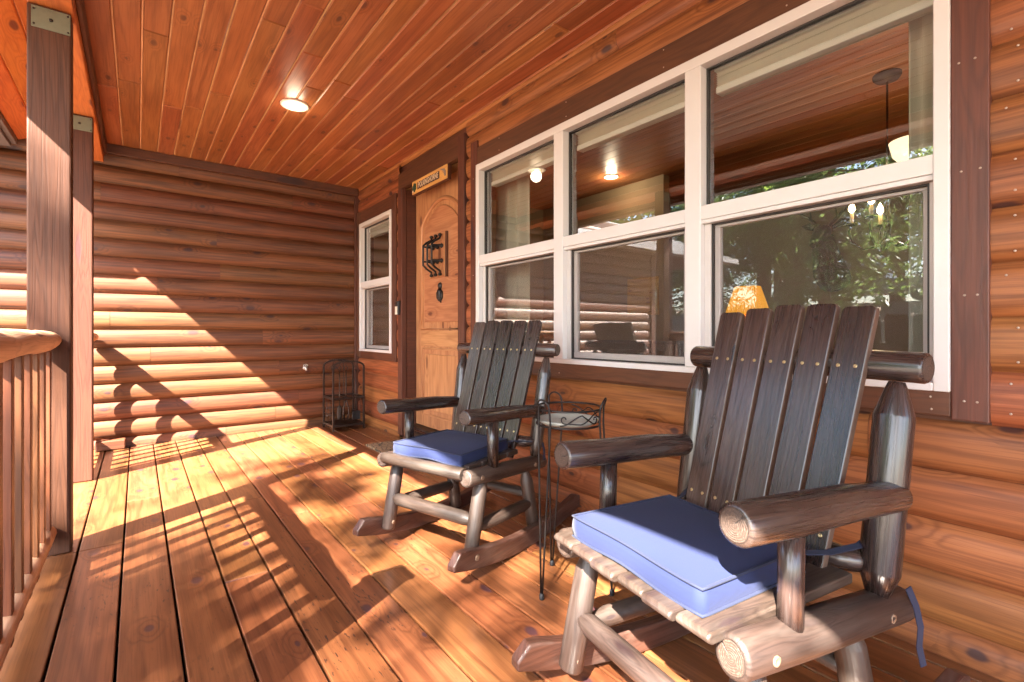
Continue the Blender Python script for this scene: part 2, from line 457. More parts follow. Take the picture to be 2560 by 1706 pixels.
    def lathe(s, c, prof, n=24, mi=0, rnd=None, axis=(0, 0, 1)):
        z = Vector(axis).normalized(); a = Vector((1, 0, 0)) if abs(z.x) < 0.9 else Vector((0, 1, 0))
        x = (a - z * a.dot(z)).normalized(); y = z.cross(x); c = Vector(c)
        rnd = random.random() if rnd is None else rnd
        k = len(s.v); m = len(prof)
        for r, h in prof:
            for j in range(n):
                an = 2 * math.pi * j / n
                s.v.append(c + z * h + (x * math.cos(an) + y * math.sin(an)) * r)
        for i in range(m - 1):
            for j in range(n):
                j2 = (j + 1) % n
                s.face((k + i * n + j, k + i * n + j2, k + (i + 1) * n + j2, k + (i + 1) * n + j),
                       [(prof[i][1], j / n), (prof[i][1], (j + 1) / n), (prof[i + 1][1], (j + 1) / n), (prof[i + 1][1], j / n)], rnd, mi, True)
        if prof[0][0] > 1e-4: s.face([k + j for j in range(n)][::-1], [(0, 0)] * n, rnd, mi)
        if prof[-1][0] > 1e-4: s.face([k + (m - 1) * n + j for j in range(n)], [(0, 0)] * n, rnd, mi)

WL = {}
def link(o, parent=None, off=None):
    COL.objects.link(o)
    if parent is not None:
        o.parent = parent
    return o

def obj(name, mb, mats, parent=None, bevel=0.0, local=False, at=None, seg=2, fixn=False):
    me = bpy.data.meshes.new(name)
    off = Vector((0, 0, 0))
    if parent is not None and not local:
        off = WL[parent]
    if at is not None:
        off = Vector(at)
    me.from_pydata([tuple(Vector(p) - off) for p in mb.v], [], mb.f)
    for m in (mats if isinstance(mats, (list, tuple)) else [mats]):
        me.materials.append(M[m] if isinstance(m, str) else m)
    ul = me.uv_layers.new(name='UVMap')
    flat = [c for uvs in mb.uv for q in uvs for c in q]
    ul.data.foreach_set('uv', flat)
    a = me.attributes.new('rnd', 'FLOAT', 'FACE')
    a.data.foreach_set('value', mb.r)
    me.polygons.foreach_set('material_index', mb.mi)
    me.polygons.foreach_set('use_smooth', mb.sm)
    me.validate()
    if fixn:
        bm = bmesh.new(); bm.from_mesh(me)
        bmesh.ops.recalc_face_normals(bm, faces=bm.faces)
        bm.to_mesh(me); bm.free()
    me.update()
    o = bpy.data.objects.new(name, me)
    link(o, parent)
    if at is not None:
        o.location = at
    WL[o] = off
    if bevel:
        b = o.modifiers.new('bevel', 'BEVEL')
        b.width = bevel; b.segments = seg; b.limit_method = 'ANGLE'; b.angle_limit = R(40)
        b.harden_normals = False
    return o

def each(name, mats, parent, n, build, **kw):
    for i in range(n):
        m_ = MB(); build(m_, i); obj(name, m_, mats, parent, **kw)

def tag(o, label=None, cat=None, group=None, kind=None):
    for k, v in (('label', label), ('category', cat), ('group', group), ('kind', kind)):
        if v: o[k] = v
    return o

def thing(name, label, cat, loc=(0, 0, 0), rotz=0.0, group=None):
    o = bpy.data.objects.new(name, None)
    COL.objects.link(o)
    o.empty_display_size = 0.1
    o.location = loc; o.rotation_euler = (0, 0, rotz)
    WL[o] = Vector(loc)
    return tag(o, label, cat, group)

def copy_tree(o, parent=None):
    c = o.copy(); COL.objects.link(c)
    if parent is not None: c.parent = parent
    for ch in list(o.children): copy_tree(ch, c)
    return c

PI = math.pi
# ------------------------------------------------------------------ setting
WX = 1.79            # face of the trim on the house wall
VX = 1.83            # valley between the logs
PITCH = 0.1464
ARC = 9

mb = MB()
mb.box((-120, -120, -0.9), (120, 120, -0.75), 0)
tag(obj('ground', mb, 'gravel'), kind='structure')

# deck boards
mb = MB()
x = -0.348 - 0.1499 * 1
k = 0
while x < 1.78:
    y = -3.6 + random.uniform(0, 1.2)
    ys = [-3.6]
    rr = random.Random(40 + k)
    fixed = {1: [1.20, 2.715], 2: [-0.6, 2.715], 5: [2.05], 6: [2.98], 4: [0.4]}.get(k)
    cuts = fixed if fixed else [rr.uniform(-1.5, 0.3), rr.uniform(1.4, 4.2)]
    ys = [-3.6] + sorted(cuts) + [4.985]
    for a, b in zip(ys[:-1], ys[1:]):
        dz = rr.uniform(-0.0012, 0.0012)
        mb.box((x + 0.0034, a + 0.0012, -0.036 + dz), (min(x + 0.1499 - 0.0034, 1.826), b - 0.0012, dz), 1)
    x += 0.1499; k += 1
tag(obj('deck', mb, 'deck', bevel=0.0035), kind='structure')
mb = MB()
mb.box((-0.50, -3.6, -0.26), (-0.46, 4.98, -0.04), 1)
for y in (-2.9, -1.7, -0.5, 0.7, 1.9, 3.1, 4.3):
    mb.box((-0.458, y, -0.22), (1.82, y + 0.04, -0.04), 0)
mb.box((-0.455, -3.59, -0.30), (1.82, 4.97, -0.23), 1)  # dark sheet added below the joists so the board gaps read as shade
tag(obj('deck_joists_shade_sheet', mb, 'rubber'), kind='structure')  # black colour stands for the shade under the deck

# porch ceiling: tongue and groove boards with chamfered edges
mb = MB()
CZ = 2.39
x = -0.093 - 0.1107
while x < 1.80:
    rr = random.Random(int((x + 9) * 1000))
    ys = [-3.6] + sorted([rr.uniform(-1, 1.2), rr.uniform(1.6, 4.2)]) + [4.93]
    for a, b in zip(ys[:-1], ys[1:]):
        dz = rr.uniform(-0.001, 0.001)
        mb.box((x + 0.0008, a + 0.0004, CZ + dz), (x + 0.1107 - 0.0008, b - 0.0004, CZ + 0.02 + dz), 1)
    x += 0.1107
pc = tag(obj('porch_ceiling', mb, 'ceiling', bevel=0.0075, seg=1), kind='structure')
mb = MB(); x = -0.093
while x < 1.75:
    mb.box((x - 0.0032, -3.59, CZ + 0.0034), (x + 0.0032, 4.93, CZ + 0.018), 1); x += 0.1107
obj('groove_strip', mb, 'groove', pc)

def log_arc(p, b, pw=2.3):
    """front profile of one log course: (out, z)"""
    q = []
    for i in range(ARC + 1):
        t = i / ARC
        q.append((b * (1 - abs(2 * t - 1) ** pw) ** 0.75, p * t))
    return q

def courses(mb, o, along, out, z0, n, spans, bulge=0.033, pitch=PITCH, top=None, joints=True, seed=0, pw=2.3):
    """log siding: courses stacked from z0; spans(k, za, zb) -> list of (start, end) along the wall"""
    rr = random.Random(seed)
    al = Vector(along); ou = Vector(out)
    for k in range(n):
        za = z0 + k * pitch
        p = pitch if top is None else min(pitch, top - za)
        if p < 0.02: break
        for a, b in spans(k, za, za + p):
            cuts = [a]
            c = a + rr.uniform(0.6, 2.6)
            while joints and c < b - 0.5:
                cuts.append(c); c += rr.uniform(1.6, 3.2)
            cuts.append(b)
            for u, v in zip(cuts[:-1], cuts[1:]):
                g0 = 0.001 if u != a else 0; g1 = 0.001 if v != b else 0
                mb.extrude(log_arc(p, bulge * rr.uniform(0.93, 1.05), pw), Vector(o) + al * (u + g0) + Vector((0, 0, za + 0.0004)), ou, (0, 0, 1), al, v - u - g0 - g1, smooth=True, closed=False)

# house wall
hw = thing('log_wall', 'long log-sided house wall that holds the picture window and the front door', 'wall', (VX, 1.0, 0))
mb = MB()
def hspans(k, za, zb):
    zm = (za + zb) / 2
    if zb < 0.70: return [(-3.6, 2.852), (3.93, 4.955)]
    if zm < 2.13: return [(-3.6, 0.241), (2.776, 2.852), (3.93, 3.985)]
    return [(-3.6, 2.852), (3.93, 4.955)]
courses(mb, (VX, 0, 0), (0, 1, 0), (-1, 0, 0), 0.0804 - PITCH, 17, hspans, top=2.385, seed=5, bulge=0.027, pw=3.2)
obj('log_siding', mb, 'siding', hw, fixn=False)
mb = MB()
# backing: boxes around the openings
for lo, hi in (((-3.7, -0.7), (0.28, 2.9)), ((0.28, -0.7), (2.76, 0.72)), ((0.28, 2.06), (2.76, 2.9)), ((2.76, -0.7), (2.95, 2.9)), ((2.95, 2.145), (3.85, 2.9)),
               ((2.95, -0.7), (3.85, 0.10)), ((3.85, -0.7), (4.03, 2.9)), ((4.03, -0.7), (4.88, 0.69)), ((4.03, 2.05), (4.88, 2.9)), ((4.88, -0.7), (6.0, 2.9))):
    mb.box((VX + 0.002, lo[0], lo[1]), (1.95, hi[0], hi[1]), 1)
obj('sheathing', mb, 'trim', hw)
def trimb(name, y0, y1, z0, z1, g, fx=WX, mat='trim'):
    m = MB(); m.box((fx, y0, z0), (VX + 0.001, y1, z1), g)
    return obj(name, m, mat, hw, bevel=0.003)
trimb('trim_board', 0.241, 0.3185, 0.676, 2.30, 2)
trimb('trim_board', 2.6985, 2.776, 0.676, 2.20, 2)
trimb('trim_board', 0.319, 2.698, 0.683, 0.756, 1, fx=WX + 0.003)
trimb('trim_board', 0.319, 2.698, 2.031, 2.150, 1, fx=WX + 0.003)
trimb('trim_board', 2.852, 2.935, 0.034, 2.30, 2, fx=WX - 0.004)
trimb('trim_board', 3.852, 3.93, 0.034, 2.148, 2, fx=WX - 0.004)
trimb('header_board', 2.936, 3.93, 2.150, 2.285, 1, fx=WX)
trimb('trim_board', 3.985, 4.0695, 0.655, 2.14, 2)
trimb('trim_board', 4.8455, 4.955, 0.655, 2.14, 2)
trimb('trim_board', 4.070, 4.845, 0.655, 0.7265, 1, fx=WX + 0.003)
trimb('trim_board', 4.070, 4.845, 2.0125, 2.138, 1, fx=WX + 0.003)
mb = MB(); mb.box((WX - 0.02, 4.930, 0.035), (VX, 4.956, 2.37), 2)
obj('corner_trim', mb, 'trim', hw, bevel=0.003)
mb = MB(); mb.extrude([(0, 0), (0.028, 0), (0.026, -0.010), (0.008, -0.026), (0, -0.028)], (VX - 0.002, -3.6, CZ - 0.001), (-1, 0, 0), (0, 0, 1), (0, 1, 0), 8.53)
obj('cove_moulding', mb, 'ceiling', hw, fixn=True)

def nails(pts, x):
    for y, z in pts:
        m_ = MB(); m_.lathe((x, y, z), [(0.0032, 0), (0.0028, 0.0014), (0, 0.0016)], 8, axis=(-1, 0, 0))
        obj('nail', m_, 'nail', hw)
nails([(y + rr_, z) for z in (0.73, 1.02, 1.36, 1.66, 1.90) for y, rr_ in ((0.262, 0.01 * math.sin(z * 9)), (0.298, 0.008 * math.sin(z * 23)))], WX)
nails([(2.74, z) for z in (0.9, 1.3, 1.7, 1.95)] + [(0.36, 0.70), (0.362, 0.735), (1.10, 0.71), (1.104, 0.738), (1.9, 0.70), (2.4, 0.735)], WX)
nails([(y, 2.06 + q) for y in (0.75, 1.25, 1.85, 2.45) for q in (0.0, 0.075)], WX + 0.003)
nails([(0.20 + 0.012 * math.sin(k * 2.3), 0.0804 + PITCH * k + q) for k in range(4, 12) for q in ((0.03 + 0.01 * math.sin(k * 5), 0.118) if k % 3 else (0.11,))], VX - 0.025)

# end wall (runs on to the left as the wall of the neighbouring wing)
FY = 4.99
ew = thing('log_wall', 'dark log-sided end wall crossed by a sunlit wedge and baluster shadows', 'wall', (0.5, FY, 0))
mb = MB()
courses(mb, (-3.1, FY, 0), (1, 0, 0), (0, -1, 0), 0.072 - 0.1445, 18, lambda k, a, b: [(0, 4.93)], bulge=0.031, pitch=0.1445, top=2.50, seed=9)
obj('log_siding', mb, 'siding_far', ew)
mb = MB(); mb.box((-3.1, FY + 0.002, -0.75), (1.95, FY + 0.12, 2.6), 0)
obj('sheathing', mb, 'trim', ew)
mb = MB(); mb.box((-0.20, 4.905, 2.315), (1.80, 4.957, 2.389), 0)
obj('frieze_board', mb, 'trim', ew, bevel=0.004)
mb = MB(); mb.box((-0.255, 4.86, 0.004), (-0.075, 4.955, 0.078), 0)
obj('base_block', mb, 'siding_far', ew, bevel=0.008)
mb = MB(); mb.box((-3.17, FY - 0.05, -0.75), (-3.06, FY + 0.06, 2.5), 2)
obj('corner_trim', mb, 'trim', ew, bevel=0.004)

# roof over the porch and house
rf = thing('porch_roof', 'sloping shingled porch roof with an orange board soffit and grey gutter edge', 'roof', (0.4, 0.6, 2.4))
SL = 0.53
def sz(x): return 2.303 + SL * (x + 0.684)
mb = MB()
x = -0.684
while x < -0.30:
    a, b = x, min(x + 0.117, -0.30)
    ys = [-3.8, random.uniform(0, 2.5), 4.945]
    for p, q in zip(ys[:-1], ys[1:]):
        m = Matrix(((1, 0, 0, 0), (0, 1, 0, 0), (SL, 0, 1, 0), (0, 0, 0, 1)))
        mb.box((a + 0.001, p, sz(0) - 0.0), (b - 0.001, q, sz(0) + 0.018), 1, mat=m)
    x += 0.117
obj('soffit', mb, 'soffit', rf, bevel=0.006, seg=1)
mb = MB()
m = Matrix(((1, 0, 0, 0), (0, 1, 0, 0), (SL, 0, 1, 0), (0, 0, 0, 1)))
for k in range(3):
    y0 = 3.30 - 1.9 * (k + 1) + 0.5; 
    mb.box((-0.545, 3.12 - 1.25 - k * 1.9, sz(0) - 0.006), (-0.497, 3.12 - k * 1.9, sz(0) - 0.0005), 1, mat=m)
obj('soffit_vent', mb, 'meshvent', rf)
mb = MB()
mb.box((-0.716, -3.8, 2.27), (-0.686, 4.94, 2.374), 1)
obj('fascia', mb, 'greyfascia', rf, bevel=0.003)
mb = MB()
pr = [(-0.717, 2.245), (-0.792, 2.240), (-0.806, 2.285), (-0.806, 2.345), (-0.802, 2.345), (-0.800, 2.288), (-0.788, 2.245), (-0.720, 2.249), (-0.720, 2.340), (-0.717, 2.340)]
mb.extrude(pr, (0, -3.8, 0), (1, 0, 0), (0, 0, 1), (0, 1, 0), 8.73)
obj('gutter', mb, 'greyfascia', rf, fixn=True)
mb = MB()
m2 = m.copy(); m2[2][3] = 0
mb.box((-0.80, -3.9, sz(0) + 0.075), (2.0, 5.0, sz(0) + 0.10), 1, mat=m)
mb.box((-0.2, -3.65, 2.415), (1.94, 5.0, 2.43), 1)
mb.box((2.0, -3.9, sz(2.0) + 0.10), (7.0, 5.0, sz(2.0) + 0.14), 1)
obj('shingles', mb, 'shingle', rf)

# roof of the neighbouring wing, seen mirrored in the panes
wr = thing('wing_roof', 'grey shingled roof with deep eave above the end wall of the neighbouring wing', 'roof', (-3, 5, 2.4))
mb = MB()
for k in range(16):
    y0 = 4.52 + k * 0.17; z0 = 2.24 + k * 0.17 * 0.42
    mb.box((-5.1, y0, z0 - 0.07), (-0.8075, y0 + 0.1695, z0 + 0.018), 0, mat=None)
obj('shingles', mb, 'shingle', wr)
mb = MB()
mb.box((-5.1, 4.55, 2.16), (-0.8075, 4.58, 2.25), 0); mb.box((-5.1, 4.59, 2.20), (-0.8075, 7.2, 2.225), 0)
obj('eave_boards', mb, 'trim', wr)
mb = MB()
mb.box((-3.05, 5.12, -0.75), (-0.9, 7.1, 2.19), 0)
obj('wing_body', mb, 'trim', wr)

# ------------------------------------------------------------------ posts, beam, railings
bm_ = MB()
bm_.box((-0.352, -3.7, 2.246), (-0.208, 4.944, 2.50), 1)
tag(obj('porch_beam', bm_, 'soffit', bevel=0.005), 'long stained beam along the open edge of the porch, resting on the posts', 'beam')
bm_ = MB()
bm_.box((-0.2075, -3.7, 2.30), (-0.188, 4.93, 2.3895), 1)
tag(obj('beam_cleat', bm_, 'trim', bevel=0.004), 'narrow dark cleat fixed along the inner face of the porch beam', 'moulding')

def post(y, label):
    t = thing('porch_post', label, 'post', (-0.285, y + 0.045, 0), group='posts along the porch edge')
    m = MB(); m.box((-0.352, y, 0.001), (-0.219, y + 0.09, 2.245), 2)
    obj('shaft', m, 'post', t, bevel=0.006)
    m = MB(); m.box((-0.338, y - 0.004, 2.150), (-0.221, y - 0.0005, 2.236), 0)
    s = obj('metal_strap', m, 'galv', t, bevel=0.001)
    for px, pz in ((-0.28, 2.192), (-0.331, 2.222), (-0.229, 2.226), (-0.331, 2.162), (-0.228, 2.160)):
        m = MB(); r = 0.007 if px == -0.28 else 0.004
        m.lathe((px, y - 0.004, pz), [(r, 0), (r * 0.8, 0.003), (0.0, 0.004)], 10, axis=(0, -1, 0))
        obj('bolt_head', m, 'ironbrown', s)
    return t
post(2.72, 'square stained post with a diagonal of sun, where the near log handrail ends')
post(3.95, 'square stained post between the two railing sections, close to the end wall')
post(-0.9, 'square stained porch post beyond the open end of the railing')

def railing(y0, y1, label, seed, start):
    rr = random.Random(seed)
    t = thing('deck_railing', label, 'railing', (-0.28, (y0 + y1) / 2, 0), group='railing sections between the posts')
    m = MB(); n = 9
    pts = [(-0.30 + 0.006 * math.sin(i * 2.1 + seed), y0 + (y1 - y0) * i / (n - 1), 0.884 + 0.004 * math.sin(i * 1.7)) for i in range(n)]
    rad = [0.052] + [0.058 + 0.003 * math.sin(i * 2.6 + seed) for i in range(1, n - 1)] + [0.048]
    m.tube(pts, rad, 18, soft=0.03, irr=0.025, squash=(0.74, 1.12))
    obj('top_rail', m, 'rail', t)
    m = MB(); m.tube([(-0.292, y0, 0.105), (-0.290, (y0 + y1) / 2, 0.108), (-0.292, y1, 0.105)], 0.034, 14, soft=0.01, irr=0.05, squash=(0.95, 0.9))
    obj('bottom_rail', m, 'rail', t)
    y = start
    while y < y1 - 0.05:
        m = MB()
        tw = rr.uniform(-0.03, 0.03)
        m.box((-0.313, y - 0.02, 0.045 + rr.uniform(0, 0.02)), (-0.274, y + 0.019, 0.872), 2, mat=Matrix.Rotation(0, 4, 'Z'))
        obj('baluster', m, 'baluster', t, bevel=0.002)
        y += 0.148
    return t
railing(1.24, 2.715, 'near deck railing with round log handrail and close-set square balusters', 3, 1.325)
railing(4.045, 4.93, 'short far deck railing between the second post and the end wall', 8, 4.11)
m = MB()
t = thing('newel_post', 'stout square newel post at the open end of the near railing', 'post', (-0.285, 1.14, 0))
m.box((-0.36, 1.09, 0.001), (-0.22, 1.19, 1.06), 2)
obj('shaft', m, 'post', t, bevel=0.006)
m = MB(); m.box((-0.37, 1.08, 1.061), (-0.21, 1.20, 1.09), 1)
obj('cap', m, 'rail', t, bevel=0.01)

# ------------------------------------------------------------------ windows
def frame_ring(m, x0, x1, y0, y1, z0, z1, wd, mi=0):
    m.box((x0, y0, z0), (x1, y0 + wd, z1), 2, mi); m.box((x0, y1 - wd, z0), (x1, y1, z1), 2, mi)
    m.box((x0 + 0.0006, y0 + wd, z0), (x1, y1 - wd, z0 + wd), 1, mi); m.box((x0 + 0.0006, y0 + wd, z1 - wd), (x1, y1 - wd, z1), 1, mi)

def pane(name, y0, y1, z0, z1, x, par, mat='glass'):
    m = MB(); k = len(m.v)
    m.v += [Vector((x, y0, z0)), Vector((x, y0, z1)), Vector((x, y1, z1)), Vector((x, y1, z0))]
    m.face((0, 1, 2, 3), [(0, 0), (0, 1), (1, 1), (1, 0)], 0.5)
    return obj(name, m, mat, par)

def window(root, cols, z0, z1, zt0, zt1, y0, y1, wd):
    """cols = list of (ya, yb) clear openings; fixed light above, screened sliding sash below"""
    m = MB()
    fx0, fx1 = WX - 0.010, 1.862
    m.box((fx0, y0, z0), (fx1, y0 + wd, z1), 2); m.box((fx0, y1 - wd, z0), (fx1, y1, z1), 2)
    m.box((fx0 + 0.001, y0 + wd, z1 - wd - 0.006), (fx1, y1 - wd, z1), 1)
    m.box((fx0 + 0.001, y0 + wd, z0), (fx1, y1 - wd, z0 + wd * 0.7), 1)
    obj('frame', m, 'vinyl', root, bevel=0.003)
    for i in range(len(cols) - 1):
        m = MB(); m.box((fx0 + 0.002, cols[i + 1][1] + 0.0, z0 + wd * 0.7), (fx1 - 0.001, cols[i][0], z1 - wd - 0.006), 2)
        obj('mullion', m, 'vinyl', root, bevel=0.003)
    for ya, yb in cols:
        m = MB(); m.box((fx0 + 0.004, ya, zt0), (fx1 - 0.002, yb, zt1), 1)
        m.box((fx0 + 0.010, ya, zt0 - 0.016), (fx1 - 0.003, yb, zt0 - 0.0005), 1)
        obj('transom', m, 'vinyl', root, bevel=0.002)
        # upper light
        m = MB(); frame_ring(m, 1.826, 1.846, ya, yb, zt1, z1 - wd - 0.006, 0.007)
        obj('glazing_bead', m, 'gasket', root)
        pane('pane', ya + 0.002, yb - 0.002, zt1 + 0.001, z1 - wd - 0.008, 1.834, root)
        # lower sash: grey side track, dark gasket, inner sash, screen
        zb = z0 + wd * 0.7; zc = zt0 - 0.016
        m = MB(); m.box((1.812, yb - 0.026, zb), (1.86, yb, zc), 2); m.box((1.812, ya, zb), (1.86, ya + 0.018, zc), 2)
        obj('side_track', m, 'vinylgray', root, bevel=0.002)
        m = MB(); frame_ring(m, 1.820, 1.850, ya + 0.018, yb - 0.026, zb, zc, 0.006)
        obj('gasket', m, 'gasket', root)
        m = MB(); m.box((1.832, ya + 0.0245, zb + 0.0065), (1.858, yb - 0.0325, zb + 0.036), 1); m.box((1.834, ya + 0.0245, zc - 0.016), (1.858, yb - 0.0325, zc - 0.0065), 1); m.box((1.8335, ya + 0.0245, zb + 0.036), (1.858, ya + 0.037, zc - 0.016), 2); m.box((1.8335, yb - 0.054, zb + 0.036), (1.858, yb - 0.0325, zc - 0.016), 2)
        obj('sash', m, 'vinylgray', root, bevel=0.002)
        pane('pane', ya + 0.036, yb - 0.053, zb + 0.035, zc - 0.015, 1.846, root)
        pane('screen', ya + 0.022, yb - 0.030, zb + 0.004, zc - 0.004, 1.826, root, 'screen')

pw = thing('picture_window', 'large white-framed window of three columns behind the rocking chairs', 'window', (1.8, 1.5, 0.76))
window(pw, [(1.936, 2.660), (1.142, 1.864), (0.351, 1.071)], 0.752, 2.030, 1.369, 1.424, 0.319, 2.698, 0.036)
sw = thing('narrow_window', 'small white-framed window beside the front door near the corner', 'window', (1.8, 4.45, 0.73))
window(sw, [(4.105, 4.810)], 0.727, 2.012, 1.365, 1.42, 4.070, 4.845, 0.034)

# ------------------------------------------------------------------ front door
DX = 1.92
fd = thing('front_door', 'knotty wooden front door with arched panel and iron speakeasy grille', 'door', (DX, 3.39, 0.1))
m = MB()
m.box((DX, 2.945, 0.125), (DX + 0.04, 3.845, 2.14), 2)
obj('slab', m, 'door', fd)
def arch_pts(ya, yb, zb, zs, rise, n=20):
    q = [(ya, zb), (yb, zb), (yb, zs)]
    for i in range(1, n):
        t = i / n
        y = yb + (ya - yb) * t
        q.append((y, zs + rise * math.sin(PI * t) ** 0.8))
    q.append((ya, zs))
    return q
ya, yb = 3.06, 3.728
outer = arch_pts(ya, yb, 0.943, 1.80, 0.185)
def ring_tube(pts, x, r): 
    mm = MB(); mm.tube([(x, p[0], p[1]) for p in pts], r, 8, closed=True); return mm
obj('panel_moulding', ring_tube(outer, DX, 0.018), 'door', fd)
inner = arch_pts(ya + 0.055, yb - 0.055, 0.943 + 0.055, 1.765, 0.165)
m = MB()
m.extrude(inner, (DX - 0.014, 0, 0), (0, 1, 0), (0, 0, 1), (1, 0, 0), 0.016)
obj('raised_panel', m, 'door', fd, fixn=True, bevel=0.010)
m = MB(); frame_ring(m, DX - 0.010, DX + 0.001, ya, yb, 0.22, 0.789, 0.016)
obj('panel_moulding', m, 'door', fd, bevel=0.004)
m = MB(); m.box((DX - 0.009, ya + 0.055, 0.275), (DX + 0.001, yb - 0.055, 0.735), 2)
obj('raised_panel', m, 'door', fd, bevel=0.006)
# rail lines
m = MB(); m.box((DX - 0.003, ya - 0.02, 0.80), (DX + 0.001, yb + 0.02, 0.93), 1)
obj('lock_rail', m, 'door', fd, bevel=0.002)
# speakeasy
gy0, gy1, gz0, gz1 = 3.29, 3.555, 1.353, 1.697
m = MB(); m.box((DX - 0.030, gy0, gz0), (DX + 0.001, gy1, gz1), 2); 
g = obj('grille_panel', m, 'door', fd, bevel=0.004)
m = MB(); m.box((DX - 0.034, gy0 - 0.02, gz0 - 0.004), (DX - 0.001, gy0 - 0.0005, gz1 + 0.006), 2)
obj('grille_stop', m, 'trim', g, bevel=0.002)
m = MB(); frame_ring(m, DX - 0.036, DX - 0.0305, gy0 + 0.03, gy1 - 0.03, gz0 + 0.05, gz1 - 0.06, 0.012)
obj('inner_bead', m, 'door', g)
for k, by in enumerate((3.335, 3.405, 3.475)):
    m = MB()
    q = []
    for i in range(13):
        t = i / 12
        e = math.sin(PI * t)
        off = 0.016 + 0.075 * min(1, max(0, (e - 0.25) / 0.45)) ** 0.8
        q.append((DX - 0.034 - off, by, gz0 + 0.018 + (gz1 - gz0 - 0.036) * t))
    m.tube(q, 0.0085, 8)
    for z in (gz0 + 0.018, gz1 - 0.018):
        m.lathe((DX - 0.052, by, z - 0.014), [(0.0, 0), (0.012, 0.004), (0.016, 0.014), (0.012, 0.024), (0, 0.028)], 10)
    b = obj('iron_bar', m, 'iron', g)
    for z in (1.478, 1.595):
        m = MB()
        m.lathe((DX - 0.031, by, z), [(0.019, 0), (0.019, 0.010), (0.012, 0.014), (0.008, 0.05), (0.007, 0.092)], 12, axis=(-1, 0, 0))
        obj('standoff', m, 'iron', g)
# knocker: a small cast figure
m = MB()
kx, ky = DX - 0.004, 3.395
m.lathe((kx - 0.006, ky, 1.262), [(0.012, 0), (0.022, 0.006), (0.026, 0.022), (0.024, 0.038), (0.015, 0.05), (0.0, 0.053)], 14)
m.tube([(kx - 0.012, ky, 1.262), (kx - 0.016, ky, 1.245), (kx - 0.014, ky, 1.20), (kx - 0.008, ky - 0.004, 1.165), (kx - 0.004, ky - 0.012, 1.145)], [0.015, 0.024, 0.020, 0.013, 0.004], 12)
for s in (-1, 1):
    m.tube([(kx - 0.012, ky + s * 0.016, 1.245), (kx - 0.018, ky + s * 0.034, 1.232), (kx - 0.016, ky + s * 0.036, 1.19), (kx - 0.014, ky + s * 0.014, 1.168)], [0.010, 0.011, 0.009, 0.006], 8)
obj('knocker', m, 'iron', fd)
m = MB(); m.box((VX + 0.002, 3.8505, 0.10), (DX + 0.05, 3.875, 2.148), 2); m.box((VX + 0.002, 2.910, 0.10), (DX + 0.05, 2.9425, 2.148), 2)
m.box((VX + 0.002, 2.943, 2.1405), (DX + 0.05, 3.850, 2.152), 1)
obj('door_frame', m, 'jamb', fd)
m = MB(); m.box((WX + 0.012, 2.94, 0.004), (DX + 0.03, 3.85, 0.095), 1)
m.box((WX + 0.06, 2.945, 0.0955), (DX + 0.02, 3.845, 0.118), 1)
obj('threshold', m, 'ironbrown', fd, bevel=0.004)

# hanging name sign
sg = thing('name_sign', 'small pine name board with burnt lettering, hung over the front door', 'sign', (WX, 3.377, 2.1))
m = MB(); m.box((WX + 0.001, 3.092, 2.048), (WX + 0.007, 3.662, 2.152), 1)
obj('board', m, 'signwood', sg, bevel=0.0015)
m = MB(); m.box((WX + 0.0075, 3.088, 2.040), (WX + 0.034, 3.659, 2.150), 1)
obj('backing_board', m, 'trim', sg)
def text_mesh(name, body, size, par, mat, x, yc, zc, off, ext, sx=1.0):
    cu = bpy.data.curves.new(name, 'FONT')
    cu.body = body; cu.size = size; cu.align_x = 'CENTER'; cu.align_y = 'CENTER'
    cu.extrude = ext; cu.offset = off; cu.space_character = 1.02
    o = bpy.data.objects.new(name, cu)
    COL.objects.link(o)
    dg = bpy.context.evaluated_depsgraph_get()
    me = bpy.data.meshes.new_from_object(o.evaluated_get(dg))
    bpy.data.objects.remove(o)
    me.transform(Matrix(((0, 0, 1, 0), (-sx, 0, 0, 0), (0, 1, 0, 0), (0, 0, 0, 1))) )
    # text faces the porch (-X): x axis of the letters runs towards -Y
    me.transform(Matrix.Scale(-1, 4, Vector((1, 0, 0))))
    me.materials.append(M[mat])
    ob = bpy.data.objects.new(name, me)
    link(ob, par)
    ob.location = Vector((x, yc, zc)) - WL[par]
    WL[ob] = Vector((x, yc, zc))
    return ob
m = MB()
rr = random.Random(4); top = []; bot = []
for i in range(31):
    y = 3.565 - i * (3.565 - 3.205) / 30
    top.append((y, 2.127 + rr.uniform(-0.003, 0.003))); bot.append((y, 2.073 + rr.uniform(-0.003, 0.003)))
m.extrude(top + bot[::-1], (WX - 0.0005, 0, 0), (0, 1, 0), (0, 0, 1), (1, 0, 0), 0.0012)
obj('burnt_panel', m, 'redbrown', sg, fixn=True)
text_mesh('lettering', 'POLKINGHORNE', 0.058, sg, 'cream', WX - 0.0014, 3.385, 2.100, 0.0008, 0.0006, 0.72)
m = MB(); m.extrude([(3.655, 2.095), (3.625, 2.135), (3.590, 2.125), (3.585, 2.085), (3.615, 2.060), (3.645, 2.066)], (WX - 0.003, 0, 0), (0, 1, 0), (0, 0, 1), (1, 0, 0), 0.004)
e = obj('leaf_emblem', m, 'green', sg, fixn=True)
m = MB(); m.extrude([(3.652, 2.072), (3.632, 2.078), (3.628, 2.062), (3.648, 2.056)], (WX - 0.004, 0, 0), (0, 1, 0), (0, 0, 1), (1, 0, 0), 0.001)
obj('leaf_stem', m, 'cream', e, fixn=True)
m = MB()
m.extrude([(3.185, 2.135), (3.182, 2.127), (3.150, 2.115), (3.136, 2.108), (3.134, 2.090), (3.124, 2.068), (3.108, 2.070), (3.108, 2.092), (3.116, 2.112), (3.130, 2.126), (3.152, 2.130)], (WX - 0.003, 0, 0), (0, 1, 0), (0, 0, 1), (1, 0, 0), 0.004)
